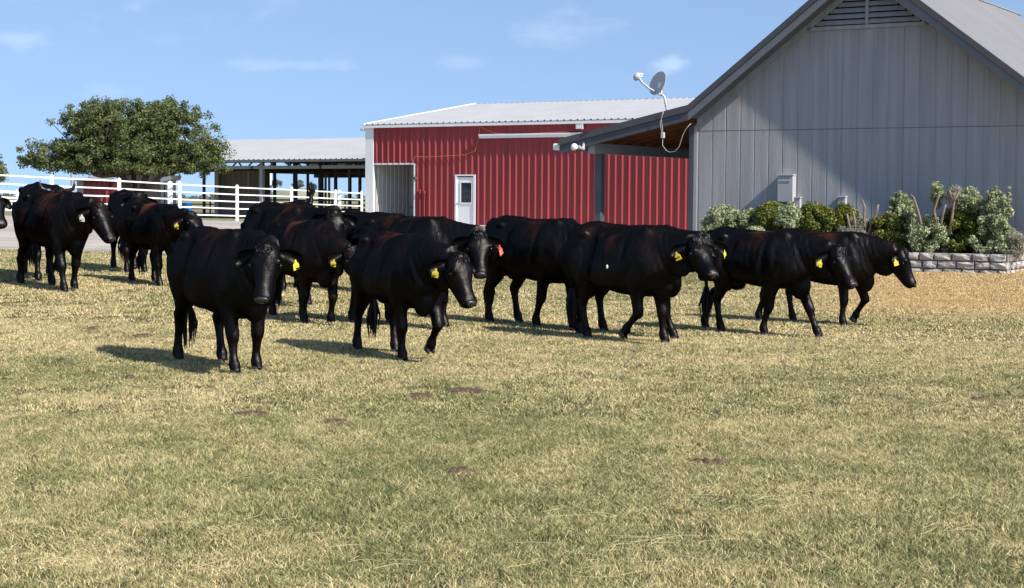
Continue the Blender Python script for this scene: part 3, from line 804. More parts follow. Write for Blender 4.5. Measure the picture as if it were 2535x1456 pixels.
# siding sheets
grooves = [0.10 + 0.305*i for i in range(int(HW/0.305)+1)]
joints = [0.0] + [g for i, g in enumerate(grooves) if i % 4 == 2] + [HW]
GW, GD = 0.032, 0.007
for a, b in zip(joints[:-1], joints[1:]):
    if b - a < 0.05: continue
    prof = [(a+0.002, 0.0)]
    for g in grooves:
        if a+0.03 < g < b-0.03:
            prof += [(g-GW/2, 0.0), (g-GW/2+0.002, GD), (g+GW/2-0.002, GD), (g+GW/2, 0.0)]
        elif abs(g-b) < 0.03 and b < HW-0.1: prof += [(b-GW*0.8, 0.0), (b-GW*0.8+0.002, GD)]
    prof += [(b-0.003, prof[-1][1] if prof[-1][1] > 0 else 0.0)]
    off = 0.002*(int(a*10) % 3)
    for z0, top in ((WB, lambda x: min(SEAM-0.008, rake_z(x, UND))), (SEAM+0.008, lambda x: min(louv_z-0.02, rake_z(x, UND)))):
        pts = sorted(set([u for u, _ in prof]))
        # add break points where the top line bends
        brk = [x for x in (apx-(apz-UND-(SEAM-0.008))/m_roof, apx+(apz-UND-(SEAM-0.008))/m_roof, louver_limits(louv_z-0.02)[0], louver_limits(louv_z-0.02)[1]) if a+0.01 < x < b-0.01]
        pr = list(prof)
        for x in brk:
            for i in range(len(pr)-1):
                if pr[i][0] < x < pr[i+1][0]:
                    t = (x-pr[i][0])/(pr[i+1][0]-pr[i][0]); pr.insert(i+1, (x, pr[i][1]*(1-t)+pr[i+1][1]*t)); break
        if all(top(u) <= z0+0.01 for u, _ in pr): continue
        mb = MB(); k = len(pr)
        vs = [(u, n+off, z0) for u, n in pr] + [(u, n+off, max(z0+0.001, top(u))) for u, n in pr]
        mb.add(vs, [(i, i+1, k+i+1, k+i) for i in range(k-1) if max(vs[k+i][2], vs[k+i+1][2]) > z0+0.01])
        mb.build('siding_panel', M['siding'], house)
# backing wall behind the sheets, side walls, seam flashing
bk = MB(); bk.add([(0.01,0.035,WB),(HW-0.01,0.035,WB),(HW-0.01,0.035,rake_z(HW)-UND),(apx,0.035,apz-UND),(0.01,0.035,rake_z(0)-UND)], [(0,1,2,3,4)])
bk.add([(0.0,0.036,WB),(0.0,HD,WB),(0.0,HD,rake_z(0)-UND),(0.0,0.036,rake_z(0)-UND)], [(0,1,2,3)])
bk.add([(HW,0.036,WB),(HW,HD,WB),(HW,HD,rake_z(HW)-UND),(HW,0.036,rake_z(HW)-UND)], [(3,2,1,0)])
bk.build('back_wall', M['siding'], house)
MB().box(0.0, HW, 0.004, 0.03, SEAM-0.007, SEAM+0.007).build('seam_flashing', M['trim2'], house)
MB().box(-0.10, -0.002, -0.03, 0.10, WB, rake_z(0)-UND-0.02).build('corner_board', M['trim'], house)
MB().box(0.0, 0.075, -0.022, -0.004, WB, rake_z(0.0)-UND-0.02).build('corner_trim', M['siding'], house)
# louvre vent
l0, l1 = louver_limits(louv_z)
lb = MB(); lb.box(l0+0.02, l1-0.02, -0.03, 0.02, louv_z-0.05, louv_z+0.025); lb.build('vent_sill', M['siding'], house)
z = louv_z + 0.05
while z < apz - UND - 0.12:
    a, b = louver_limits(z+0.10)
    if b-a > 0.2:
        mb = MB(); mb.add([(a,-0.035,z),(b,-0.035,z),(b,0.02,z+0.085),(a,0.02,z+0.085),(a,-0.02,z-0.006),(b,-0.02,z-0.006),(b,0.032,z+0.075),(a,0.032,z+0.075)],
               [(0,1,2,3),(4,7,6,5),(0,4,5,1)])
        mb.build('vent_slat', M['siding'], house)
    z += 0.112
MB().box(apx-0.03, apx+0.03, -0.045, 0.0, louv_z+0.026, apz-UND-0.06).build('vent_mullion', M['siding'], house)
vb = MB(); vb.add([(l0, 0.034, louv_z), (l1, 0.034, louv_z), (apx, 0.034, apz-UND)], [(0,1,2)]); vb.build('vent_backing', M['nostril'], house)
# rakes: metal edge, fascia, soffit, frieze
def slope_board(x0, z0, x1, z1, y0, y1, d0, d1):
    """board running along the roof slope in the wall plane; d0,d1 = vertical drop of its top and bottom"""
    return [(x0,y0,z0-d0),(x1,y0,z1-d0),(x1,y0,z1-d1),(x0,y0,z0-d1),(x0,y1,z0-d0),(x1,y1,z1-d0),(x1,y1,z1-d1),(x0,y1,z0-d1)]
BF = [(0,3,2,1),(4,5,6,7),(0,1,5,4),(3,7,6,2),(0,4,7,3),(1,2,6,5)]
for name, xa, za, xb, zb in (('left', lex, lez, apx, apz), ('right', rex, rez, apx, apz), ('porch', pex, pez, lex, lez), ('porch', 2*apx-pex, pez, rex, rez)):  # last entry edges the unseen right porch, added for its shadow
    porch = name == 'porch'
    MB().add(slope_board(xa, za, xb, zb, -OV-0.03, -OV+0.01, -0.035, 0.10), BF).build('rake_metal', M['rake'], house)
    MB().add(slope_board(xa, za, xb, zb, -OV, -OV+0.035, 0.102, 0.27), BF).build('rake_fascia', M['trim2'] if not porch else M['trim'], house)
    if not porch:
        MB().add(slope_board(xa, za, xb, zb, -OV+0.036, 0.0, 0.20, 0.225), BF).build('soffit', M['trim2'], house)
        MB().add(slope_board(xa, za, xb, zb, -0.030, -0.006, 0.226, 0.375), BF).build('frieze_board', M['siding'], house)
# roof planes
def roof_plane(xa, za, xb, zb, y0, y1, material, name):
    d = Vector((xb-xa, 0, zb-za)); ln = d.length; d.normalize(); un = d.cross(Vector((0,1,0)))
    if un.z < 0: un = -un
    n = int((y1-y0)/0.915)
    for i in range(n):
        mb = MB(); ribbed(mb, (xa, y0+i*0.915, za+0.012+0.002*(i % 2)), (0,1,0), d, un, 4, 0.22875, ln, base=0.045, top=0.018, h=0.020)
        mb.build(name, material, house)
roof_plane(lex, lez, apx, apz, -OV, HD, M['houseroof'], 'roof_panel')
roof_plane(rex, rez, apx, apz, -OV, HD, M['houseroof'], 'roof_panel')
roof_plane(pex, pez, lex, lez, -OV, HD-1, M['houseroof'], 'porch_roof_panel')
roof_plane(2*apx-pex, pez, rex, rez, -OV, HD-1, M['houseroof'], 'porch_roof_panel')  # mirrored porch roof out of view, added to shade the wall's right end
MB().bar((apx, -OV-0.03, apz+0.022), (apx, HD, apz+0.022), 0.12, 0.03).build('ridge_cap', M['houseroof'], house)
for yy in (0.02, 4.6, 9.2): MB().bevbox(2*apx-pex-1.1, 2*apx-pex-0.94, yy-0.08, yy+0.08, 0.1, pez-0.02, 0.008).build('porch_post', M['trim'], house)  # posts under the added, unseen right porch roof
# porch: deck of boards, rafters, beam, posts
pd_ = Vector((lex-pex, 0, lez-pez)); pl = pd_.length; pd_.normalize(); pn = Vector((0,-1,0)).cross(pd_)
if pn.z < 0: pn = -pn
nb = 16
for i in range(nb):
    x0 = pex + (lex-pex)*i/nb; x1 = pex + (lex-pex)*(i+1)/nb - 0.006
    z0 = pez + (lez-pez)*i/nb; z1 = pez + (lez-pez)*(i+1)/nb
    MB().add([(x0,-OV+0.04,z0-0.03),(x1,-OV+0.04,z1-0.03),(x1,HD-1,z1-0.03),(x0,HD-1,z0-0.03),(x0,-OV+0.04,z0-0.055),(x1,-OV+0.04,z1-0.055),(x1,HD-1,z1-0.055),(x0,HD-1,z0-0.055)],
             [(0,1,2,3),(7,6,5,4),(0,4,5,1),(1,5,6,2),(3,2,6,7),(0,3,7,4)]).build('ceiling_board', M['wood'], house)
y = 0.15
while y < HD-1.2:
    MB().add(slope_board(pex+0.1, pez+0.02, lex, lez, y, y+0.05, 0.058, 0.20), BF).build('rafter', M['wood'], house); y += 0.61
ppx0, _ = HOUSE.hit(1475, 381, 0.0); ppx1, _ = HOUSE.hit(1497, 381, 0.0)
bz0 = HOUSE.hit(1475, 381, 0.0)[1]; 
def porch_z(x): return pez + (x-pex)*(lez-pez)/(lex-pex)
bz1 = porch_z(ppx0) - 0.10
MB().box(ppx0, ppx0+0.16, -OV+0.10, HD-1.2, bz0, bz1-0.1).build('porch_beam', M['beam'], house)
for yy in (0.02, 4.6, 9.2):
    MB().bevbox(ppx0+0.005, ppx0+0.165, yy-0.08, yy+0.08, 0.1, bz0-0.002, 0.008).build('porch_post', M['trim'], house)
MB().box(pex+0.01, pex+0.05, -OV+0.04, HD-1, pez-0.20, pez-0.035).build('porch_eave_fascia', M['beam'], house)
# gutter box end and round spot under the porch eave
gx_, gz_ = HOUSE.hit(1366, 352, -0.2)
g_ = MB(); g_.bevbox(pex-0.20, pex+0.005, -OV+0.06, -OV+0.20, pez-0.20, pez-0.06, 0.02); g_.build('gutter_end', M['white'], house)
lx_, lz_ = HOUSE.hit(1424, 364, -OV-0.08)
sp = MB().ball((lx_, -OV-0.12, lz_), (0.075, 0.075, 0.075), 14, 10).build('spotlight', M['lamp'], house, True)
MB().tube([(lx_+0.06, -OV-0.06, lz_), (lx_+0.14, -OV+0.02, lz_-0.04), (lx_+0.16, -OV+0.04, lz_+0.10)], 0.045, 10).build('spotlight_arm', M['boxgrey'], sp, True)
# porch slab
MB().box(pex+0.4, 0.0, -0.3, HD, -0.2, 0.42).build('porch_slab', M['concrete'], house)
# meter box and small boxes on the wall
def wall_box(px0, px1, py0, py1, depth, name, mtl='boxgrey'):
    x0, z1 = HOUSE.hit(px0, py0, -depth); x1, z0 = HOUSE.hit(px1, py1, -depth)
    b_ = MB().bevbox(x0, x1, -depth, -0.004, z0, z1-0.02, 0.006).build(name, M[mtl], house)
    MB().bevbox(x0-0.012, x1+0.012, -depth-0.015, -0.004, z1-0.018, z1+0.012, 0.004).build('box_lid', M[mtl], b_)
    return b_, x0, x1, z0, z1
b_, x0, x1, z0, z1 = wall_box(1925, 1962, 433, 500, 0.17, 'meter_box')
MB().box(x0+0.06, x1-0.05, -0.180, -0.173, z1-0.13, z1-0.11).build('latch_plate', M['boxgrey'], b_)
wall_box(1966, 1980, 489, 520, 0.09, 'junction_box')
wall_box(2074, 2092, 487, 520, 0.11, 'outlet_box')
# ------------------------------------------------------------------ satellite dish on the porch roof edge
dsx, dsz = HOUSE.hit(1652, 270, -0.30)
dish = thing('satellite_dish', 'grey satellite dish with feed arm standing on the porch roof edge', 'satellite dish', HOUSE.w(dsx, -0.30, porch_z(dsx)+0.02), WALL_ANG)
def dl(px, py, yo=0.0):
    x, z = HOUSE.hit(px, py, -0.30+yo); return Vector((x-dsx, yo, z-porch_z(dsx)-0.02))
MB().tube([(0,0,-0.02), dl(1645, 240)*0.98, dl(1637, 232), dl(1636, 214)], 0.026, 8).build('mast', M['dish'], dish, True)
MB().bevbox(-0.09, 0.09, -0.06, 0.06, -0.03, 0.0, 0.005).build('foot_plate', M['dish'], dish)
dc = dl(1630, 207, -0.06)
axis_a = (dl(1646, 180, -0.02) - dl(1615, 234, -0.06)); ra = axis_a.length/2; axis_a.normalize()
bore = Vector((-0.45, -0.75, 0.20)); bore = (bore - axis_a*bore.dot(axis_a)).normalized()
axis_b = axis_a.cross(bore).normalized()
mb = MB(); vs, fs = [], []
NR, NS = 6, 28
for side in (0, 1):
    for i in range(NR+1):
        for k in range(NS):
            r = i/NR; a = 2*math.pi*k/NS
            p = dc + axis_a*(ra*r*math.cos(a)) + axis_b*(0.27*r*math.sin(a)) + bore*(0.075*r*r - 0.05) - bore*(0.012*side)
            vs.append(p)
S = (NR+1)*NS
for side in (0, 1):
    for i in range(NR):
        for k in range(NS):
            q = [side*S+i*NS+k, side*S+i*NS+(k+1)%NS, side*S+(i+1)*NS+(k+1)%NS, side*S+(i+1)*NS+k]
            fs.append(tuple(q if side else q[::-1]))
for k in range(NS): fs.append((NR*NS+k, NR*NS+(k+1)%NS, S+NR*NS+(k+1)%NS, S+NR*NS+k))
mb.add(vs, fs); mb.build('reflector', M['dish'], dish, True)
MB().ball(dl(1636, 213), (0.07, 0.07, 0.09), 10, 8).build('mount_bracket', M['white'], dish, True)
feed = dl(1580, 190, -0.35)
MB().tube([dl(1638, 236), dl(1607, 219, -0.18), dl(1590, 205, -0.30), feed + Vector((0.02,0,-0.03))], [0.022, 0.022, 0.024, 0.03], 8).build('feed_arm', M['dish'], dish, True)
lnb = MB().ball(feed + Vector((-0.03, 0, 0.0)), (0.07, 0.08, 0.09), 12, 8, Matrix.Rotation(0.6, 3, 'Y')).build('feed_head', M['dish'], dish, True)
MB().tube([feed+Vector((0.0,0,0.05)), feed+Vector((0.09,0.03,0.045))], [0.03, 0.022], 8).build('feed_horn', M['white'], lnb, True)
MB().tube([feed+Vector((0.0,0,0.0)), feed+Vector((0.08,0.03,0.0))], [0.028, 0.02], 8).build('feed_horn', M['white'], lnb, True)
# cable with inline box, hanging from the dish
cb = thing('dish_cable', 'white cable looping from the satellite dish down to the house corner', 'cable', HOUSE.w(dsx, -OV-0.06, 2.0), WALL_ANG)
def cl(px, py, yo=-OV-0.06):
    x, z = HOUSE.hit(px, py, yo); return Vector((x-dsx, yo+OV+0.06, z-2.0))
MB().tube([cl(1650, 268), cl(1641, 276), cl(1637, 296), cl(1640, 318), cl(1641, 330)], 0.0052, 6).build('cable_strand', M['cable'], cb, True)
MB().tube([cl(1645, 270), cl(1638, 290), cl(1634, 306), cl(1637, 322), cl(1640, 331)], 0.0052, 6).build('cable_strand', M['cable'], cb, True)
MB().tube([cl(1641, 338), cl(1640, 360), cl(1650, 373), cl(1658, 377), cl(1672, 375), cl(1682, 362), cl(1690, 335), cl(1699, 318), cl(1708, 308), cl(1715, 305, -0.05)], 0.0052, 6).build('cable_strand', M['cable'], cb, True)
bx = cl(1641, 334); MB().bevbox(bx.x-0.035, bx.x+0.035, bx.y-0.03, bx.y+0.03, bx.z-0.07, bx.z+0.05, 0.008).build('inline_box', M['cable'], cb)

# ------------------------------------------------------------------ planting bed: stone edging and soil
BEDY = -2.0
bex, _ = HOUSE.hit(2497, 650, BEDY)
bed_z0 = tz(*HOUSE.w(bex-2, BEDY)[:2])
bed_top = HOUSE.hit(2420, 628, BEDY)[1]
bed = thing('stone_planter', 'low chopped-limestone planter wall in front of the grey house', 'planter', HOUSE.w(0, BEDY, 0), WALL_ANG)
bx0 = 1.2
core = MB(); core.box(bx0, bex-0.03, 0.03, 0.22, bed_z0-0.3, bed_top-0.012); core.box(bex-0.20, bex-0.03, 0.22, -BEDY-0.05, bed_z0-0.3, bed_top-0.013)
core.build('mortar_core', M['mortar'], bed)
so = MB(); so.add([(bx0,0.2,bed_top-0.05),(bex-0.1,0.2,bed_top-0.05),(bex-0.1,-BEDY,bed_top+0.04),(bx0,-BEDY,bed_top+0.04)], [(0,1,2,3)]); so.build('bed_soil', M['soil'], bed)
def stone(x, y, z, sx, sy, sz, seed):
    r = random.Random(seed); bm = bmesh.new(); bmesh.ops.create_cube(bm, size=1)
    bmesh.ops.subdivide_edges(bm, edges=bm.edges[:], cuts=2, use_grid_fill=True)
    for v in bm.verts:
        c = v.co; edge = sum(abs(abs(q)-0.5) < 0.01 for q in c)
        k = 0.965 if edge >= 2 else 1.0
        bul = 0.012 if edge == 1 else 0.0
        v.co = (c.x*sx*k + r.uniform(-.010,.010), c.y*(sy+bul*2)*k + r.uniform(-.014,.014), c.z*sz*k + r.uniform(-.006,.006))
    me_ = bpy.data.meshes.new('stone'); bm.to_mesh(me_); bm.free(); me_.materials.append(M['stone'])
    o = link('stone', me_, bed); o.location = (x, y, z); return o
ch = (bed_top - bed_z0 + 0.06)/3
seed = 0
for row in range(3):
    zc = bed_top - ch*(row+0.5)
    x = bx0 + 0.15*(row % 2)
    while x < bex-0.1:
        wl = min(random.uniform(0.24, 0.36), bex - x)
        seed += 1; stone(x+wl/2, 0.07, zc, wl-0.025, 0.16, ch-0.020, seed); x += wl
    y = 0.16 + 0.1*(row % 2)
    while y < -BEDY-0.1:
        wl = random.uniform(0.22, 0.34); seed += 1
        s_ = stone(bex-0.08, y+wl/2, zc, wl-0.022, 0.16, ch-0.020, seed); s_.rotation_euler = (0,0,math.pi/2); y += wl

# ------------------------------------------------------------------ leaves
def leaf_cloud(name, centers, radii, per, size, material, parent, seed=1, up=0.35, aspect=0.55, flat=1.0):
    r = np.random.default_rng(seed)
    n = len(centers)*per
    c = np.repeat(np.asarray(centers), per, 0); rad = np.repeat(np.asarray(radii), per)
    g = r.normal(size=(n,3)); g /= np.linalg.norm(g, axis=1)[:,None]
    g *= (r.random(n)**0.45)[:,None]
    g[:,2] *= flat
    p = c + g*rad[:,None]
    nr = g*0.7 + r.normal(size=(n,3))*0.7; nr[:,2] += up; nr /= np.linalg.norm(nr, axis=1)[:,None]
    t = np.cross(nr, r.normal(size=(n,3))); t /= np.linalg.norm(t, axis=1)[:,None]
    b = np.cross(nr, t)
    s = size*(0.6+0.8*r.random(n))[:,None]
    v = np.stack([p - t*s, p + b*s*aspect, p + t*s, p - b*s*aspect], 1).reshape(-1,3)
    me = bpy.data.meshes.new(name)
    me.vertices.add(4*n); me.vertices.foreach_set('co', v.ravel())
    me.loops.add(4*n); me.loops.foreach_set('vertex_index', np.arange(4*n, dtype=np.int32))
    me.polygons.add(n); me.polygons.foreach_set('loop_start', np.arange(0, 4*n, 4, dtype=np.int32))
    me.materials.append(material)
    at_ = me.attributes.new('rnd', 'FLOAT', 'FACE')
    clump = np.repeat(r.random(len(centers)), per)
    at_.data.foreach_set('value', np.clip(0.55*clump + 0.45*r.random(n), 0, 1).astype(np.float32))
    me.update(); me.validate()
    return link(name, me, parent)

# ------------------------------------------------------------------ shrubs in the bed
def shrub(px, py_top, py_bot, px_w, kind, label, yoff=-1.1, spiky=0.0, n=60, seed=1, stems=None):
    x, zt = HOUSE.hit(px, py_top, yoff); xl, _ = HOUSE.hit(px-px_w/2, py_top, yoff); xr, _ = HOUSE.hit(px+px_w/2, py_top, yoff)
    zb = max(bed_top-0.02, HOUSE.hit(px, py_bot, yoff)[1]) if yoff > BEDY else HOUSE.hit(px, py_bot, yoff)[1]
    rx = (xr-xl)/2; h = zt-zb
    root = thing('shrub', label, 'shrub', HOUSE.w(x, yoff, zb), WALL_ANG, 'shrubs in the planting bed')
    r = random.Random(seed); cs, rs = [], []; n = int(n*1.5)
    for i in range(n):
        a = r.uniform(0, 2*math.pi); u = r.random()**0.5; zz = r.random()
        env = math.sqrt(max(0.03, 1-(max(0, zz-0.35)/0.65)**2.2)) if spiky < 0.5 else max(0.12, 0.95-0.8*zz**1.6)*(0.75+0.35*math.sin(zz*9+seed))
        cs.append((math.cos(a)*u*rx*env, math.sin(a)*u*min(rx, 0.55)*env, zz*h*0.95)); rs.append(0.10 if spiky < 0.5 else 0.085)
    if spiky > 0:
        for i in range(int(9*spiky)+2):
            a = r.uniform(-1, 1)*rx*0.6; hh = h*(1.02 + r.uniform(-0.03, 0.06)) if i == 0 else h*r.uniform(0.6, 1.02)
            bx_ = a if i else 0
            for k in range(5):
                cs.append((bx_ + r.uniform(-.015,.015), r.uniform(-.2,.05), hh*(0.62+0.095*k))); rs.append(0.075*(1-0.17*k))
    mtl, size, asp, per = {'box': ('boxleaf', 0.026, 0.5, 120), 'sage': ('sageleaf', 0.025, 0.55, 100), 'twig': ('twigleaf', 0.032, 0.18, 60)}[kind]
    leaf_cloud('foliage', cs, rs, per, size, M[mtl], root, seed, up=0.5 if kind != 'twig' else 0.1, aspect=asp)
    mb = MB()
    for i in range(5):
        e = r.choice(cs); mb.tube([(r.uniform(-.08,.08), r.uniform(-.06,.06), -0.05), (e[0]*0.5, e[1]*0.5, e[2]*0.55), e], [0.018, 0.012, 0.005], 5)
    mb.build('stem', M['stem'], root)
    if stems:
        for pts in stems:
            loc = []
            for a, b in pts:
                xx, zz = HOUSE.hit(a, b, yoff-0.12); loc.append((xx-x, -0.12, zz-zb))
            MB().tube(loc, [0.028*(1-0.35*i/(len(loc)-1)) for i in range(len(loc))], 7).build('cut_branch', M['stem'], root, True)
    return root
shrub(1790, 512, 590, 96, 'sage', 'pale sage bush at the left end of the bed, next to the house corner', seed=11, n=60)
shrub(1772, 530, 590, 70, 'box', 'dark green bush under the leftmost sage, beside the house corner', yoff=-0.9, seed=10, n=40)
shrub(1858, 522, 590, 64, 'sage', 'pale sage bush left of the meter box', seed=12, n=40)
shrub(1905, 503, 590, 92, 'box', 'green boxwood bush below the meter box', seed=13, n=70)
shrub(1950, 505, 560, 56, 'sage', 'small silvery sage tuft under the little junction box', seed=14, n=26, yoff=-1.5)
shrub(1872, 566, 600, 60, 'sage', 'low silvery sprig just above the backs of the right-hand cows', seed=34, n=18, yoff=-1.75)
shrub(2012, 505, 600, 110, 'box', 'green boxwood bush right of the meter box', seed=15, n=80)
shrub(2085, 508, 600, 80, 'box', 'green boxwood bush below the small outlet box', seed=16, n=60)
shrub(1830, 530, 600, 110, 'box', 'dark green bush filling the hedge between the two left sage bushes', seed=51, n=60, yoff=-0.9)
shrub(1955, 520, 600, 110, 'box', 'dark green bush filling the hedge behind the small sage tuft', seed=52, n=60, yoff=-0.8)
shrub(2150, 560, 620, 110, 'box', 'low green bush at the foot of the dry twiggy bush', seed=53, n=60, yoff=-1.0)
shrub(2350, 540, 628, 90, 'box', 'dark boxwood just right of the pruned stump', seed=54, n=70, yoff=-0.9)
shrub(2128, 545, 600, 90, 'twig', 'dry twiggy bush with upright cut branches in mid bed', seed=17, n=46, yoff=-1.3,
      stems=[[(2146, 590), (2139, 545), (2141, 512), (2134, 494)], [(2148, 590), (2158, 550), (2170, 528), (2174, 506)], [(2112, 590), (2103, 560), (2097, 530)], [(2125, 590), (2118, 560), (2112, 522)]])
shrub(2200, 530, 625, 110, 'box', 'dark boxwood in mid bed, right of the dry twiggy bush', seed=18, n=64, yoff=-1.2)
shrub(2232, 480, 625, 112, 'sage', 'tall silver sage with pointed tips, left of the pruned stump', seed=19, n=64, spiky=1.0, yoff=-1.0)
shrub(2302, 538, 628, 104, 'sage', 'bushy sage round the pruned stump with thick bare branches', seed=20, n=50, yoff=-1.5,
      stems=[[(2286, 600), (2282, 560), (2272, 520), (2262, 490), (2254, 482)], [(2310, 600), (2318, 550), (2312, 520), (2322, 490), (2326, 480)], [(2325, 580), (2334, 530), (2342, 506)],
             [(2350, 580), (2358, 530), (2362, 495), (2376, 474)], [(2362, 500), (2352, 480), (2350, 470)], [(2362, 498), (2364, 476)]])
shrub(2318, 456, 510, 34, 'sage', 'pointed sage tip above the pruned stump', seed=21, n=14, spiky=0.6, yoff=-1.4)
shrub(2364, 466, 512, 46, 'twig', 'knobbly pruned tip with dry shoots, right of the pointed tip', seed=22, n=16, yoff=-1.4)
shrub(2398, 470, 520, 56, 'sage', 'pale sage sprays leaning right over the dark boxwood', seed=23, n=24, yoff=-1.3)
shrub(2395, 494, 628, 140, 'box', 'big dark boxwood between the stump and the last tall sage', seed=24, n=110, yoff=-1.1)
shrub(2465, 466, 628, 128, 'sage', 'tall pale sage at the right end of the planter', seed=25, n=100, spiky=1.0, yoff=-1.4)
shrub(2516, 580, 632, 46, 'twig', 'grey wispy plant beside the planter corner', seed=26, n=24, yoff=-1.6)

# ------------------------------------------------------------------ white rail fence
fence = thing('white_rail_fence', 'white five-rail fence running from the left edge to the barn corner', 'fence', (FENCE[0].x, FENCE[0].y, 0))
FO = Vector((FENCE[0].x, FENCE[0].y, 0))
def fpost(q, w=0.105, h=FENCE_H):
    p = q - FO; mb = MB()
    mb.box(p.x-w/2, p.x+w/2, p.y-w/2, p.y+w/2, p.z-h-0.1, p.z-0.04)
    c = len(mb.v)
    mb.add([(p.x-w*.6, p.y-w*.6, p.z-0.038), (p.x+w*.6, p.y-w*.6, p.z-0.038), (p.x+w*.6, p.y+w*.6, p.z-0.038), (p.x-w*.6, p.y+w*.6, p.z-0.038), (p.x, p.y, p.z+0.02)], [(0,1,4),(1,2,4),(2,3,4),(3,0,4),(3,2,1,0)])
    mb.build('post', M['vinyl'], fence)
for q in FENCE[:-1]: fpost(q)
q = at(421, 449, fence_depth(421)+0.4); fpost(q, 0.15)
q = at(841, 471, fence_depth(841)+0.2); fpost(q, 0.12)
RG = 0.273
for a, b in zip(FENCE[:-1], FENCE[1:]):
    last = b is FENCE[-1]
    for k in range(5):
        dz = Vector((0, 0, -0.10 - RG*k)); mb = MB()
        mb.bar(a-FO+dz, b-FO+dz, 0.040, 0.048)
        mb.build('rail', M['vinyl'], fence)
q = FENCE[-1]; fpost(q + Vector((0.05, 0, 0)), 0.10)
# a second run of white rail at the far left, further back
f2 = thing('far_white_fence', 'short white rail fence far back at the left edge', 'fence', at(-60, 540, 75))
o2 = f2.location.copy(); o2 = Vector(o2)
pa, pb = at(-60, 470, 75) - o2, at(44, 476, 78) - o2
for k in range(4): MB().bar(pa+Vector((0,0,-0.28*k)), pb+Vector((0,0,-0.28*k)), 0.05, 0.09).build('rail', M['vinyl'], f2)
for t in (0.0, 0.5, 1.0):
    p = pa.lerp(pb, t); MB().box(p.x-0.07, p.x+0.07, p.y-0.07, p.y+0.07, p.z-1.3, p.z+0.12).build('post', M['vinyl'], f2)

# ------------------------------------------------------------------ small things beyond the fence
def px_box(name, label, cat, px0, px1, py0, py1, depth, thick, mtl):
    pass
rs = thing('red_shed', 'small red ribbed-steel shed with grey roof far left behind the fence', 'shed', at(228, 510, 92), WALL_ANG)
RF = Frame(rs.location.x, rs.location.y, WALL_ANG)
a0, za = RF.hit(206, 452); a1, zb = RF.hit(272, 452)
b0 = rs.location.z
n = int((a1-a0)/0.4)
for i in range(n):
    mb = MB(); ribbed(mb, (a0+i*0.4, 0, -0.4), (1,0,0), (0,0,1), FW, 1, 0.4, za-b0+0.4+0.12, base=0.12, top=0.04, h=0.05); mb.build('wall_panel', M['red'], rs)
mb = MB(); mb.box(a0-0.5, a0, 0.0, 0.08, -0.4, za-b0+0.1); mb.build('corner_trim', M['postgrey'], rs)
mb = MB(); mb.add([(a0-0.5, -0.3, za-b0+0.12), (a1+0.6, -0.3, za-b0+0.22), (a1+0.6, 3.0, za-b0+0.9), (a0-0.5, 3.0, za-b0+0.7), (a0-0.5, -0.3, za-b0+0.06), (a1+0.6, -0.3, za-b0+0.16)], [(0,1,2,3),(0,4,5,1)]); mb.build('roof', M['roofwhite'], rs)
mb = MB(); mb.box(a0-0.45, a1+0.5, 0.1, 2.9, -0.4, za-b0+0.1); mb.build('side_wall', M['red'], rs)
pole = at(180, 520, 80)
po = MB(); po.tube([(0,0,-0.3), (0,0, at(180, 415, 80).z - pole.z)], 0.09, 10)
po = po.build('steel_pole', M['postgrey']); po.location = pole; tag(po, 'grey steel pole standing left of the tree behind the fence', 'pole')
cab = thing('white_canopy_box', 'small white roofed stand to the right of the dark bay, behind the fence', 'stand', at(421, 520, 82), WALL_ANG)
zt = at(421, 438, 82).z - cab.location.z
MB().add([(-0.35,-0.3,zt-0.26),(0.35,-0.3,zt-0.14),(0.35,0.4,zt-0.14),(-0.35,0.4,zt-0.26),(-0.35,-0.3,zt-0.05),(0.4,-0.3,zt+0.07),(0.4,0.4,zt+0.07),(-0.35,0.4,zt-0.05)], [(0,3,2,1),(4,5,6,7),(0,1,5,4),(1,2,6,5),(2,3,7,6),(3,0,4,7)]).build('canopy', M['white'], cab)
for sx_ in (-0.25, 0.25): MB().box(sx_-0.05, sx_+0.05, 0.0, 0.1, -0.3, zt-0.16).build('leg', M['postgrey'], cab)
tub = thing('blue_tub', 'blue plastic feed tub on the ground behind the fence', 'tub', at(460, 530, 72))
mb = MB(); pr = [(0.24, 0.0), (0.29, 0.46), (0.32, 0.47), (0.32, 0.50), (0.27, 0.50), (0.20, 0.04)]
NSG = 18; vs = []
for r_, z_ in pr:
    for k in range(NSG): vs.append((r_*math.cos(2*math.pi*k/NSG), r_*math.sin(2*math.pi*k/NSG), z_))
fs = [(i*NSG+k, i*NSG+(k+1)%NSG, (i+1)*NSG+(k+1)%NSG, (i+1)*NSG+k) for i in range(len(pr)-1) for k in range(NSG)] + [tuple((len(pr)-1)*NSG+k for k in range(NSG))]
mb.add(vs, fs); mb.build('tub_wall', M['blue'], tub, True)

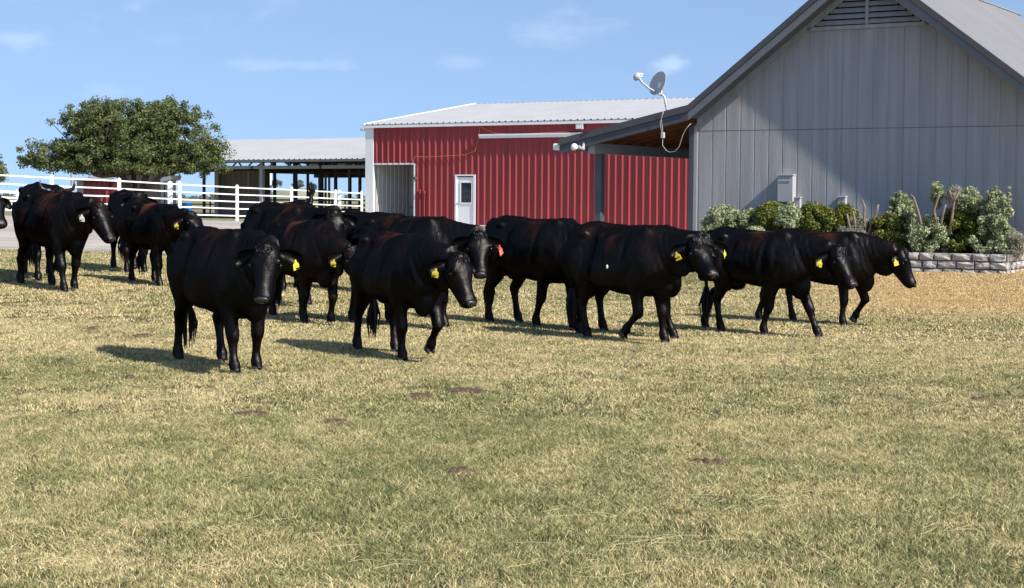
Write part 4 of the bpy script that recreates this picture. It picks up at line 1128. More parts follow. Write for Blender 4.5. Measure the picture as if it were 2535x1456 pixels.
# ------------------------------------------------------------------ oak trees
def oak(px, Zd, lobes, label, seed, ground_py, stems, n_cl=900, per=60, name='oak_tree'):
    base = at(px, ground_py, Zd)
    root = thing(name, label, 'tree', base)
    r = random.Random(seed); cs, rs = [], []
    vol = [l[2]*l[3] for l in lobes]; tot = sum(vol)
    V = FPX/Zd
    for (lx, ly, rx, rz), vv in zip(lobes, vol):
        c = at(lx, ly, Zd) - base; ax, az = rx/V, rz/V; ay = ax*0.85
        k = int(n_cl*vv/tot)
        for i in range(k):
            d = Vector((r.gauss(0,1), r.gauss(0,1), r.gauss(0,1))).normalized()
            u = 0.55 + 0.50*r.random()
            if r.random() < 0.25: u *= r.random()
            w = 1 + 0.30*mnoise.noise(Vector((d.x*2.3+lx, d.y*2.3, d.z*2.3+seed)))
            zz = d.z*az*u*w
            if zz < -az*0.55: zz = -az*0.55 + r.uniform(-0.1, 0.1)
            cs.append((c.x + d.x*ax*u*w, c.y + d.y*ay*u*w*0.9, c.z + zz)); rs.append(r.uniform(0.16, 0.34))
    leaf_cloud('crown', cs, rs, per, 0.047, M['oakleaf'], root, seed, up=0.45, aspect=0.6, flat=0.8)
    mb = MB()
    for pts, r0, r1 in stems:
        loc = [at(a, b, Zd+dz) - base for a, b, dz in pts]
        # wiggle
        fine = []
        for i in range(len(loc)-1):
            for t in (0, 0.5): fine.append(loc[i].lerp(loc[i+1], t) + Vector((r.uniform(-.04,.04), r.uniform(-.04,.04), r.uniform(-.04,.04))))
        fine.append(loc[-1]); m_ = len(fine)
        mb.tube(fine, [r0 + (r1-r0)*i/(m_-1) for i in range(m_)], 9)
    # many limbs up into the leaf clumps
    forks = [at(a, b, Zd+dz) - base for pts, r0, r1 in stems for a, b, dz in pts[1:]]
    for i in range(min(150, len(cs))):
        e = Vector(r.choice(cs)); f = min(forks, key=lambda q: (q-e).length + r.uniform(0, 0.8))
        m1 = f.lerp(e, 0.5) + Vector((r.uniform(-.2,.2), r.uniform(-.2,.2), r.uniform(-.05,.25)))
        mb.tube([f, m1, e], [0.05, 0.03, 0.010], 5)
    # bare drooping twigs under the crown
    low = sorted(cs, key=lambda q: q[2])[:160]
    for i in range(70):
        e = Vector(r.choice(low)); d = Vector((r.uniform(-.5,.5), r.uniform(-.3,.3), r.uniform(-.35,-.05)))
        mb.tube([e, e+d*0.5+Vector((0,0,.05)), e+d], [0.012, 0.009, 0.005], 4)
    mb.build('trunk', M['bark'], root, True)
    return root
oak(330, 68, [(300, 330, 150, 80), (420, 325, 120, 75), (170, 385, 115, 48), (470, 395, 100, 45), (320, 385, 180, 60), (225, 300, 95, 50), (520, 372, 45, 32), (95, 398, 45, 22), (395, 285, 75, 42), (270, 275, 70, 35), (320, 412, 170, 24), (200, 415, 90, 16), (450, 414, 90, 18)],
    'broad low oak with dense olive-green crown behind the white fence', 5, 528,
    [([(330, 530, 0), (325, 490, 0), (318, 455, 0), (290, 433, 0), (252, 437, -0.3), (232, 432, -0.4), (222, 412, -0.3)], 0.17, 0.08),
     ([(322, 480, 0), (305, 440, 0.2), (285, 405, 0.3), (260, 370, 0.4)], 0.13, 0.05),
     ([(335, 530, 0.3), (352, 470, 0.3), (362, 430, 0.2), (370, 390, 0.3), (400, 340, 0.2)], 0.15, 0.06),
     ([(340, 500, 0), (375, 455, -0.3), (398, 438, -0.4), (440, 405, -0.4)], 0.12, 0.05),
     ([(335, 480, 0.2), (330, 420, 0.5), (320, 360, 0.4)], 0.12, 0.05)], n_cl=1350, per=85)
oak(-62, 60, [(-45, 415, 46, 42), (-75, 380, 50, 46), (-20, 432, 30, 26), (-12, 396, 24, 14)],
    'small tree at the far left edge with only branch tips in view', 9, 545,
    [([(-62, 548, 0), (-60, 490, 0), (-50, 440, 0)], 0.12, 0.06), ([(-62, 548, 0), (-60, 490, 0), (-30, 445, 0), (-8, 425, 0)], 0.09, 0.03)], n_cl=190, per=50)

# ------------------------------------------------------------------ far country: hill with trees, dark tree line
hb = at(750, 490, 420)
mb = MB(); vs, fs = [], []
for j in range(13):
    for i in range(41):
        x = (i/40-0.5)*44; y = (j/12-0.5)*60
        e = math.exp(-((x+3)/9.5)**2)*2.2 + math.exp(-((x-6)/6)**2)*1.0
        e *= math.exp(-(y/16)**2)
        vs.append((x, y, e*1.7 - 0.6 + 0.25*mnoise.noise(Vector((x*0.5, y*0.2, 0)))))
for j in range(12):
    for i in range(40): fs.append((j*41+i, j*41+i+1, (j+1)*41+i+1, (j+1)*41+i))
mb.add(vs, fs); hill = mb.build('hill', M['hill'], None, True); hill.location = (hb.x, hb.y, 0.2); hill['kind'] = 'structure'
for i, (px, py, hh, lab) in enumerate(((682, 441, 3.4, 'hazy round tree at the left of the far hill, seen through the shed'), (738, 444, 3.0, 'largest hazy tree on the far hill, seen through the shed'),
                                  (775, 456, 2.0, 'small hazy tree on the right slope of the far hill'), (797, 466, 1.6, 'lowest hazy tree at the right foot of the far hill'))):
    top = at(px, py, 418); b = Vector((top.x, top.y, top.z-hh))
    t_ = thing('far_tree', lab, 'tree', b, 0, 'trees on the far hill')
    r = random.Random(40+i); cs = []
    for k in range(40):
        d = Vector((r.gauss(0,1), r.gauss(0,1), r.gauss(0,1))).normalized()*r.random()**0.4
        cs.append((d.x*hh*0.48, d.y*hh*0.48, hh*0.62 + d.z*hh*0.32))
    leaf_cloud('crown', cs, [0.45]*40, 30, 0.16, M['farleaf'], t_, 60+i)
    MB().tube([(0,0,-0.5), (0,0,hh*0.5)], [0.16, 0.10], 7).build('trunk', M['bark'], t_)
cs, rs_ = [], []
r = random.Random(3)
for i in range(700):
    px = r.uniform(-200, 2900); Zd = r.uniform(620, 700)
    p = at(px, 490, Zd); cs.append((p.x, p.y, 0.2 + r.random()*1.7 + 1.0*max(0, mnoise.noise(Vector((px*0.01, 0, 0)))))); rs_.append(1.3)
tl = leaf_cloud('far_treeline', cs, rs_, 14, 0.55, M['farleaf'], None, 77, flat=0.6)
tag(tl, 'dark line of distant brush along the horizon', 'brush', kind='stuff')
# ------------------------------------------------------------------ cattle
def loft(mb, st, n=22):
    """st: list of (centre, u axis (lateral), v axis (up), half u, half v top, half v bottom)"""
    vs, fs = [], []
    for c, u, v, a, ht, hb in st:
        for k in range(n):
            t = 2*math.pi*k/n; cu, sv = math.cos(t), math.sin(t)
            cu = math.copysign(abs(cu)**0.86, cu); sv = math.copysign(abs(sv)**0.92, sv)
            vs.append(c + u*(a*cu) + v*((ht if sv > 0 else hb)*sv))
    m = len(st)
    for i in range(m-1):
        for k in range(n): fs.append((i*n+k, i*n+(k+1)%n, (i+1)*n+(k+1)%n, (i+1)*n+k))
    fs.append(tuple(range(n))[::-1]); fs.append(tuple((m-1)*n+k for k in range(n)))
    mb.add(vs, fs)

def rot_y(p, c, ang):
    """rotate about a lateral axis: positive swings the lower end forward (+x)"""
    x, z = p.x-c.x, p.z-c.z; s, co = math.sin(ang), math.cos(ang)
    return Vector((c.x + x*co - z*s, p.y, c.z + x*s + z*co))

KX = 0.87
FRONT = [((.45,.13,.88), .125), ((.41,.155,.70), .112), ((.40,.155,.58), .086), ((.41,.150,.46), .066), ((.423,.145,.365), .062), ((.428,.145,.325), .062), ((.42,.145,.265), .044),
         ((.42,.145,.18), .037), ((.42,.145,.12), .046), ((.43,.145,.095), .056), ((.45,.145,.05), .046), ((.46,.145,.02), .052)]
HIND = [((-.54,.13,.95), .185), ((-.52,.155,.78), .165), ((-.49,.165,.66), .128), ((-.52,.155,.55), .092), ((-.575,.145,.46), .064), ((-.62,.14,.415), .064), ((-.617,.14,.36), .047),
        ((-.605,.14,.25), .039), ((-.59,.14,.14), .044), ((-.583,.14,.105), .057), ((-.56,.14,.05), .047), ((-.55,.14,.02), .053)]

def pose_leg(base, side, pose, hind):
    a, b, g, lift = pose
    pts = [Vector((x + (0.07 if hind else -0.055), y*side, z)) for (x, y, z), r in base]; rad = [r for p, r in base]
    piv = Vector((-.43, 0, .84)) if hind else Vector((.375, 0, .86))
    ij, ifet = (5, 9) if hind else (5, 9)
    for i in range(len(pts)):
        w = min(1.0, max(0.0, (0.90 - base[i][0][2])/0.22))
        pts[i] = rot_y(pts[i], piv, R(a)*w)
    if hind and a < 0: b = b + a*0.25
    if hind and a > 0: b = b - a*0.6
    if b:
        c = pts[ij].copy()
        for i in range(ij+1, len(pts)): pts[i] = rot_y(pts[i], c, R(b))
    if g:
        c = pts[ifet].copy()
        for i in range(ifet+1, len(pts)): pts[i] = rot_y(pts[i], c, R(g))
    elif abs(a) > 1:
        c = pts[ifet].copy()
        for i in range(ifet+1, len(pts)): pts[i] = rot_y(pts[i], c, -R(a+b)*0.8)
    low = min(p.z for p in pts); tgt = 0.02 + lift
    z0 = 0.80
    if b > -30 or lift == 0:
        k = (z0-tgt)/(z0-low)
        if abs(k-1) < 0.35:
            for p in pts:
                if p.z < z0: p.z = z0 - (z0-p.z)*k
    return pts, rad

def ear_mesh(mb, base, out, wid, nrm, length=0.21, width=0.050):
    nl, nw = 8, 6; vs, fs = [], []
    for side in (0, 1):
        for i in range(nl+1):
            t = i/nl; w = width*(0.45 + 1.1*t)*(1.0 if t < 0.5 else math.sqrt(max(0.0, 1-((t-0.5)/0.5)**2.4))) * (1.15 if t < .5 else 1.15)
            w = max(w, 0.004)
            for j in range(nw+1):
                s = j/nw*2-1
                cup = -0.85*w*(1-s*s) + (0.006 if side else -0.006)*(1 - 0.7*abs(s))
                vs.append(base + out*(length*t) + wid*(w*s) + nrm*cup - Vector((0,0,1))*(0.045*t*t))
    S = (nl+1)*(nw+1)
    for side in (0, 1):
        for i in range(nl):
            for j in range(nw):
                q = (side*S+i*(nw+1)+j, side*S+i*(nw+1)+j+1, side*S+(i+1)*(nw+1)+j+1, side*S+(i+1)*(nw+1)+j)
                fs.append(q if side else q[::-1])
    rim = [i*(nw+1) for i in range(nl+1)] + [nl*(nw+1)+j for j in range(1, nw+1)] + [i*(nw+1)+nw for i in range(nl-1, -1, -1)]
    for a, b in zip(rim[:-1], rim[1:]): fs.append((a, b, S+b, S+a))
    mb.add(vs, fs)

def hoof_mesh():
    mb = MB()
    for s in (-1, 1):
        vs = []
        for z, xf, xb, w in ((0.0, 0.062, -0.045, 0.027), (0.012, 0.058, -0.046, 0.028), (0.05, 0.028, -0.040, 0.022), (0.062, 0.012, -0.030, 0.016)):
            for k in range(8):
                a = 2*math.pi*k/8; cx_ = (xf+xb)/2; rx = (xf-xb)/2
                vs.append((cx_ + rx*math.cos(a), s*0.027 + w*math.sin(a)*(1-0.35*max(0, math.cos(a))), z))
        fs = [(i*8+k, i*8+(k+1)%8, (i+1)*8+(k+1)%8, (i+1)*8+k) for i in range(3) for k in range(8)] + [tuple(range(8))[::-1], tuple(24+k for k in range(8))]
        mb.add(vs, fs)
    me = mb.mesh('hoof', M['hoof']); me.polygons.foreach_set('use_smooth', [True]*len(me.polygons)); return me
HOOF = hoof_mesh()
EYE = MB().ball((0,0,0), 0.019, 10, 8).mesh('eye', M['eye']); EYE.polygons.foreach_set('use_smooth', [True]*len(EYE.polygons))
NOSTRIL = MB().ball((0,0,0), (0.010, 0.019, 0.015), 10, 6).mesh('nostril', M['nostril'])

SEG = {'0': 'abcdef', '1': 'bc', '2': 'abged', '3': 'abgcd', '4': 'fgbc', '5': 'afgcd', '6': 'afgedc', '7': 'abc', '8': 'abcdefg', '9': 'abcdfg'}
def tag_mesh(number, color):
    """pentagon ear tag in the yz plane facing +x, hanging from the origin"""
    mb = MB()
    out = [(-0.010, 0.012), (0.010, 0.012), (0.012, -0.012), (0.038, -0.038), (0.040, -0.098), (-0.040, -0.098), (-0.038, -0.038), (-0.012, -0.012)]
    n = len(out)
    vs = [(0.003, y, z) for y, z in out] + [(-0.003, y, z) for y, z in out]
    mb.add(vs, [tuple(range(n))[::-1], tuple(n+i for i in range(n))] + [(i, (i+1) % n, n+(i+1) % n, n+i) for i in range(n)])
    return mb.mesh('ear_tag', M[color])
def digits_mesh(number, color):
    mb = MB(); cw = 0.021
    for sgn in (1, -1):
        for i, ch in enumerate(number):
            y0 = (i - (len(number)-1)/2)*cw*sgn
            segs = {'a': (0, .016, .007, .002), 'd': (0, -.016, .007, .002), 'g': (0, 0, .007, .002), 'f': (-.007, .008, .002, .009), 'b': (.007, .008, .002, .009), 'e': (-.007, -.008, .002, .009), 'c': (.007, -.008, .002, .009)}
            for s in SEG[ch]:
                y, z, hw, hh = segs[s]; y *= sgn
                x0, x1 = (0.0032, 0.0040) if sgn > 0 else (-0.0040, -0.0032)
                mb.box(x0, x1, y0+y-hw, y0+y+hw, -0.066+z-hh, -0.066+z+hh)
    return mb.mesh('tag_number', M['ink' if color != 'tagred' else 'inkpale'])
NUMS = {'A': '174', 'C': '485', 'F': '496', 'G': '371', 'H': '452', 'I': '458', 'K': '207', 'N': '438', 'O': '441', 'P': '466', 'Q': '472'}

X_, Y_, Z_ = Vector((1,0,0)), Vector((0,1,0)), Vector((0,0,1))
BODY = [(-.815,1.10,.92,1.01,.06), (-.775,1.155,.80,.99,.135), (-.69,1.195,.70,.97,.205), (-.58,1.215,.63,.95,.250), (-.46,1.220,.585,.92,.262), (-.32,1.208,.550,.88,.262),
        (-.15,1.198,.515,.84,.288), (.02,1.195,.490,.81,.305), (.18,1.200,.478,.80,.300), (.32,1.212,.475,.81,.278), (.44,1.218,.478,.82,.250), (.55,1.195,.495,.83,.222), (.65,1.13,.535,.82,.182), (.73,1.04,.59,.81,.135), (.785,.96,.66,.80,.08)]

def make_cow(c):
    rnd = random.Random(c['k'])
    mb = MB()
    fat = 1.0 + rnd.uniform(-0.07, 0.06); belly = c.get('belly', rnd.uniform(-0.05, 0.0)); hs = rnd.uniform(0.95, 1.06); rump = rnd.uniform(-0.015, 0.025)
    st = []
    for x, zt, zb, zm, w in BODY:
        st.append((Vector((x*KX, 0, zm)), Y_, Z_, w*fat*1.03, zt-zm + rump*max(0, -x)*1.4, zm-zb + belly))
    loft(mb, st, 28)
    for s in (-1, 1):
        mb.ball((0.383, .165*s, .86), (.155, .085, .26), 14, 10, Matrix.Rotation(-0.22, 3, 'Y'))
        mb.ball((0.409, .11*s, 1.09), (.10, .07, .13), 12, 8, Matrix.Rotation(-0.2, 3, 'Y'))
        mb.ball((-0.505, .165*s, .86), (.195, .095, .26), 14, 10, Matrix.Rotation(0.18, 3, 'Y'))
        mb.ball((-0.383, .205*s, 1.125), (.075, .046, .050), 10, 8)
        mb.ball((-0.666, .085*s, 1.085), (.055, .045, .055), 10, 8)
        mb.ball((-0.044, .20*s, .74-belly*.9), (.34, .12, .20), 14, 10)
    mb.ball((0.548, 0, .60), (.13, .095, .16), 12, 10)
    mb.ball((-0.313, 0, .575), (.12, .10, .07), 10, 8)
    mb.ball((-0.670, 0, 1.15), (.07, .05, .045), 10, 8)
    # neck and head
    ny, npi = R(c['neck'][0]), R(c['neck'][1])
    hy, hp = ny + R(c['head'][0]), R(c['head'][1])
    B = Vector((.43, 0, .955)); Ln = 0.53
    nd = Vector((math.cos(npi)*math.cos(ny), math.cos(npi)*math.sin(ny), math.sin(npi)))
    T = B + nd*Ln
    f = Vector((math.cos(hp)*math.cos(hy), math.cos(hp)*math.sin(hy), -math.sin(hp)))
    l = Vector((-math.sin(hy), math.cos(hy), 0)); u = f.cross(l).normalized()
    if u.z < 0: u = -u
    O = T + u*0.075 + f*0.01
    st = []
    d0 = Vector((1, 0, 0.1)).normalized()
    for t, hh, hw in ((0, .275, .185), (.2, .262, .168), (.42, .218, .140), (.65, .178, .115), (.85, .150, .102), (1.02, .130, .095)):
        p = B.lerp(B + d0*Ln*0.5, min(1, t*2)) if False else (B*(1-t)**2 + (B + d0*Ln*0.45)*(2*t*(1-t)) + (T - u*0.03)*t*t)
        dd = (d0*(1-t) + nd*t).normalized(); lat = (Y_*(1-t) + l*t).normalized(); vv = dd.cross(lat).normalized()
        if vv.z < 0: vv = -vv
        st.append((p - vv*(0.02*(1-t)), lat, vv, hw, hh, hh*1.02))
    loft(mb, st, 20)
    hd = [(-.045, -.070, .055, .060), (.0, -.075, .092, .098), (.05, -.084, .108, .124), (.11, -.094, .114, .138), (.165, -.099, .112, .138), (.215, -.104, .104, .118),
          (.265, -.108, .093, .096), (.315, -.110, .083, .083), (.365, -.110, .076, .080), (.41, -.108, .076, .090), (.45, -.108, .070, .092), (.478, -.110, .050, .070)]
    st = [(O + f*x + u*o_, l, u, hw*0.92*hs, hh*0.98, hh*0.98) for x, o_, hh, hw in hd]
    loft(mb, st, 20)
    # lower jaw and cheeks
    st = [(O + f*x + u*o_, l, u, hw, hh, hh) for x, o_, hh, hw in ((.05, -.165, .05, .07), (.12, -.188, .062, .086), (.19, -.190, .058, .080), (.28, -.182, .048, .066), (.36, -.172, .038, .060), (.42, -.165, .030, .056), (.455, -.155, .016, .036))]
    loft(mb, st, 14)
    for s in (-1, 1):
        mb.ball(O + f*.140 - u*.035 + l*(.098*s), (.045, .030, .035), 10, 8)       # brow
        mb.ball(O + f*.16 - u*.14 + l*(.055*s), (.075, .045, .065), 10, 8)          # cheek
    mb.ball(O + f*0.02 - u*0.01, (.065, .065, .05), 10, 8)                          # poll
    # throat and dewlap
    mb.ball(B + nd*0.33 - Z_*0.20, (.16, .055, .10), 12, 8, Matrix.Rotation(-npi+0.5, 3, 'Y'))
    # legs
    hooves = []
    for i, (base, side, hind) in enumerate(((FRONT, -1, False), (FRONT, 1, False), (HIND, -1, True), (HIND, 1, True))):
        pts, rad = pose_leg(base, side, c['legs'][i], hind)
        lst = []
        for j, p in enumerate(pts):
            q = 1.06*rad[j]
            lst.append(p)
        mb.tube(lst, [r*(1.05 if j < 3 else 0.97) for j, r in enumerate(rad)], 14)
        d = (pts[-1]-pts[-2]).normalized()
        hooves.append((pts[-1], math.atan2(-d.x, -d.z), c['legs'][i]))
    me = mb.mesh('cow', M['hide'])
    tmp = bpy.data.objects.new('tmp', me); COL.objects.link(tmp)
    m1 = tmp.modifiers.new('r', 'REMESH'); m1.mode = 'VOXEL'; m1.voxel_size = 0.0165
    m2 = tmp.modifiers.new('s', 'SMOOTH'); m2.factor = 0.5; m2.iterations = 7
    dg = bpy.context.evaluated_depsgraph_get(); dg.update()
    me2 = bpy.data.meshes.new_from_object(tmp.evaluated_get(dg)); me2.name = 'cow'
    bpy.data.objects.remove(tmp); bpy.data.meshes.remove(me)
    # surface anatomy: hollow flank, shoulder line, thigh line, ribs, spine, skin folds
    nv = len(me2.vertices); co = np.empty(nv*3); me2.vertices.foreach_get('co', co); co = co.reshape(-1,3)
    no = np.empty(nv*3); me2.vertex_normals.foreach_get('vector', no); no = no.reshape(-1,3)
    x, y, z = co[:,0], np.abs(co[:,1]), co[:,2]
    gs = lambda a, s_: np.exp(-(a/s_)**2)
    side = np.clip((y-0.06)/0.10, 0, 1)
    trunk = np.clip((0.62-x)/0.08, 0, 1)*np.clip((z-0.50)/0.08, 0, 1)
    d = np.zeros(nv)
    d -= 0.034*gs(x+0.235, 0.085)*gs(z-1.04, 0.10)*side
    d -= 0.018*gs(x-(0.215+0.10*(z-0.9)), 0.035)*gs(z-0.92, 0.24)*side
    d += 0.010*gs(x-(0.30+0.10*(z-0.9)), 0.05)*gs(z-0.98, 0.2)*side
    d -= 0.022*gs(x+0.265-0.25*(z-0.7), 0.045)*gs(z-0.72, 0.14)*side
    d -= 0.014*gs(x+0.50, 0.05)*gs(z-1.02, 0.10)*side
    d += 0.0040*np.sin((x+0.10*z)*2*np.pi/0.085)*gs(x-0.02, 0.15)*gs(z-0.93, 0.15)*side
    d += 0.010*gs(y, 0.022)*np.clip((z-1.1)/0.05, 0, 1)*np.clip((0.3-x)/0.1, 0, 1)
    d -= 0.010*gs(y-0.07, 0.035)*np.clip((z-1.1)/0.05, 0, 1)*np.clip((0.2-x)/0.1, 0, 1)
    kx = rnd.uniform(0, 50)
    nz_ = np.array([mnoise.noise(Vector((q[0]*5+kx, q[1]*5, q[2]*3.5))) for q in co])
    rg = np.array([1-abs(mnoise.noise(Vector((q[0]*7+kx, q[1]*4, q[2]*2.5+q[0]*4)))) for q in co])
    d += 0.010*nz_*trunk + 0.011*(rg-0.75)*np.clip((z-0.75)/0.2, 0, 1)*trunk
    # neck folds
    nk = gs(x-0.62, 0.14)*np.clip((z-0.6)/0.1, 0, 1)
    d += 0.0022*np.sin((x*0.9+z*0.35)*2*np.pi/0.06)*nk*np.clip((0.17-y)/0.03+0.6, 0, 1)
    co += no*d[:,None]
    me2.vertices.foreach_set('co', co.ravel()); me2.update()
    # add ears and tail to the same mesh
    ex = MB(); earinfo = {}
    for s, nm in ((1, 'L'), (-1, 'R')):
        eb = O + f*0.045 - u*0.060 + l*(0.085*s)
        droop = rnd.uniform(-0.1, 0.12)
        out = (l*(s*0.90) + f*0.02 - u*(0.36+droop)).normalized()
        wid = (f*-0.80 + u*0.35); wid = (wid - out*wid.dot(out)).normalized()
        nn = out.cross(wid)
        if nn.dot(u + f*0.4) < 0: nn = -nn
        ear_mesh(ex, eb, out, wid, nn)
        earinfo[nm] = (eb + out*0.135 - Z_*0.035, nn, out)
    if c.get('tail') == 'up':
        tail = [(-.68,0,1.15), (-.74,0,1.20), (-.76,0,1.26), (-.755,0,1.31), (-.76,.0,1.34)]
    else:
        sw = rnd.uniform(-.10, .10)
        tail = [(-.67,0,1.16), (-.735,0,1.13), (-.765,sw*.2,1.0), (-.765,sw*.5,.82), (-.76,sw*.8,.62), (-.755,sw,.48)]
    tr = [0.040, 0.036, 0.030, 0.026, 0.022, 0.018][:len(tail)]
    ex.tube(tail, tr, 9)
    bm = bmesh.new(); bm.from_mesh(me2)
    vv = [bm.verts.new(p) for p in ex.v]
    for fc in ex.f:
        try: bm.faces.new([vv[i] for i in fc])
        except ValueError: pass
    bm.to_mesh(me2); bm.free()
    me2.materials.clear(); me2.materials.append(M['hide'])
    me2.polygons.foreach_set('use_smooth', [True]*len(me2.polygons)); me2.polygons.foreach_set('material_index', [0]*len(me2.polygons)); me2.update()
    o = link('cow', me2)
    tag(o, c['label'], 'cow', 'black cattle walking across the lawn'); o['rust'] = float(c['rust']); o['rust_at'] = c.get('rx', rnd.uniform(-0.14, 0.16))
    # parts
    for p, a, ps in hooves:
        h = link('hoof', HOOF, o)
        lifted = ps[1] < -30
        h.location = p + Vector((0, 0, -0.022 if not lifted else -0.01)); h.rotation_euler = (0, a*0.8 if lifted else 0, 0)
    for s in (1, -1):
        e = link('eye', EYE, o); e.location = O + f*0.160 - u*0.065 + l*(0.118*s)
    nose = MB()
    nrot = Matrix((f, l, u)).transposed()
    nose.ball(O + f*0.455 - u*0.088, (.030, .064, .042), 14, 10, nrot)
    nz = nose.build('nose', M['nose'], o, True)
    for s in (1, -1):
        n_ = link('nostril', NOSTRIL, nz); n_.location = O + f*0.482 - u*0.078 + l*(0.036*s); n_.rotation_mode = 'QUATERNION'; n_.rotation_quaternion = nrot.to_quaternion()
    sw_ = MB(); e = Vector(tail[-1]); up_ = c.get('tail') == 'up'
    for i in range(30):
        a = rnd.uniform(0, 6.28); r0 = rnd.uniform(0, .02); sp = rnd.uniform(.02, .075); ln = rnd.uniform(.20, .38)
        sgn = 1 if up_ else -1
        if up_: ln *= 0.45; sp *= 0.7
        p0 = e + Vector((math.cos(a)*r0, math.sin(a)*r0, -sgn*0.05)); p2 = e + Vector((math.cos(a)*sp*0.7, math.sin(a)*sp*0.7, sgn*ln))
        p1 = p0.lerp(p2, 0.5) + Vector((math.cos(a)*sp*0.6, math.sin(a)*sp*0.6, 0))
        sw_.tube([p0, p1, p2], [0.009, 0.011, 0.002], 4)
    sw_.build('tail_switch', M['hair'], o)
    # curly tuft on the poll
    tf = MB()
    for i in range(60):
        a = rnd.uniform(0, 6.28); rr = rnd.random()**0.5
        b0 = O + f*(0.035 + 0.06*rr*math.cos(a)) + l*(0.075*rr*math.sin(a)) + u*(0.025 - 0.02*rr)
        tip = b0 + f*rnd.uniform(.005, .045) + l*rnd.uniform(-.02, .02) + u*rnd.uniform(0.0, .018)
        tf.tube([b0 - u*0.02, (b0+tip)/2 + u*0.012, tip], [0.006, 0.006, 0.001], 4)
    tf.build('poll_hair', M['hair'], o)
    if c.get('horns'):
        for s in (1, -1):
            hb_ = O + f*0.0 - u*0.005 + l*(0.075*s)
            MB().tube([hb_, hb_ + l*(0.06*s) - f*0.01, hb_ + l*(0.11*s) + Z_*0.03, hb_ + l*(0.13*s) + Z_*0.09 + f*0.02, hb_ + l*(0.125*s) + Z_*0.15 + f*0.03], [0.030, 0.028, 0.024, 0.016, 0.004], 10).build('horn', M['horn'], o, True)
    if c.get('tag'):
        side, colr = c['tag']
        p, nn, out = earinfo[side]
        t_ = link('ear_tag', tag_mesh(NUMS[c['k']], colr), o)
        fwd = Vector((f.x, f.y, 0)).normalized()*0.75 + Vector((out.x, out.y, 0)).normalized()*0.65
        # tags hang flat-on to the way the ear opens
        q = Vector((fwd.x, fwd.y, 0)).normalized()
        t_.location = p + q*0.018; t_.rotation_euler = (R(rnd.uniform(-26, 26)), R(rnd.uniform(-6, 12)), math.atan2(q.y, q.x) + R(rnd.uniform(-22, 22)))
        t_.scale = (0.76,)*3 if c['k'] != 'K' else (1.0,)*3
        link('tag_number', digits_mesh(NUMS[c['k']], colr), t_)
    if c.get('speck'):
        MB().ball((0.06, -0.322*fat, 0.80), (0.014, 0.010, 0.022), 8, 6).build('white_speck', M['tagwhite'], o)
    # stand it on the ground
    p = c['p']; th = R(c['h']); fx, fy = math.cos(th), math.sin(th)
    s = c['s']
    x, y = p.x + 0.05*fx*s, p.y + 0.05*fy*s
    za, zb = tz(x+0.45*fx, y+0.45*fy), tz(x-0.55*fx, y-0.55*fy)
    o.location = (x, y, (za*0.55+zb*0.45) - 0.008)
    o.rotation_euler = (0, -math.atan2(za-zb, 1.0), th)
    o.scale = (s, s, s)
    return o
for c in COWS: make_cow(c)
# ------------------------------------------------------------------ dung pats and weeds on the lawn
DUNG = [(1045, 987, .30, 'dark dung pat on the lawn, left of the pair nearest the front cows'), (1156, 974, .34, 'dark dung pat on the lawn, right of the pair below the middle cow'),
        (836, 1052, .26, 'flattened dung pat on the grass below the front left cow'), (626, 1032, .30, 'thin dung pat on the grass under the nearest cow'),
        (350, 836, .22, 'small dung pat on dry grass left of the nearest cow'), (320, 940, .10, 'tiny dung lump left of the nearest cow'),
        (1136, 1178, .22, 'half-hidden dung pat low in the middle of the lawn'), (1755, 1153, .20, 'half-hidden dung pat on the right of the lawn'), (2418, 997, .14, 'small dung lump near the right edge of the lawn')]
for i, (px, py, w, lab) in enumerate(DUNG):
    d = ray(px, py); t = -CAM_Z/d.z
    for _ in range(4):
        q = CAM + d*t; t += (q.z - tz(q.x, q.y))/(-d.z)
    q = CAM + d*t
    r = random.Random(i+100); mb = MB(); vs, fs = [], []
    NR, NS = 6, 20
    for a in range(NR+1):
        for k in range(NS):
            th = 2*math.pi*k/NS; u = a/NR
            rr = w/2*u*(1+0.6*mnoise.noise(Vector((math.cos(th)*1.6+i*7, math.sin(th)*1.6, 0))))
            h = 0.020*(1-u**2.2) + 0.026*mnoise.noise(Vector((rr*math.cos(th)*30+i*3, rr*math.sin(th)*30, 1)))
            vs.append((rr*math.cos(th), rr*math.sin(th)*1.1, max(-0.01, h) if u < 1 else -0.02))
    for a in range(NR):
        for k in range(NS): fs.append((a*NS+k, a*NS+(k+1)%NS, (a+1)*NS+(k+1)%NS, (a+1)*NS+k))
    mb.add(vs, fs); o = mb.build('dung_pat', M['dung'], None, True); o.location = (q.x, q.y, tz(q.x, q.y)+0.014)
    tag(o, lab, 'dung pat', 'dung pats on the lawn')

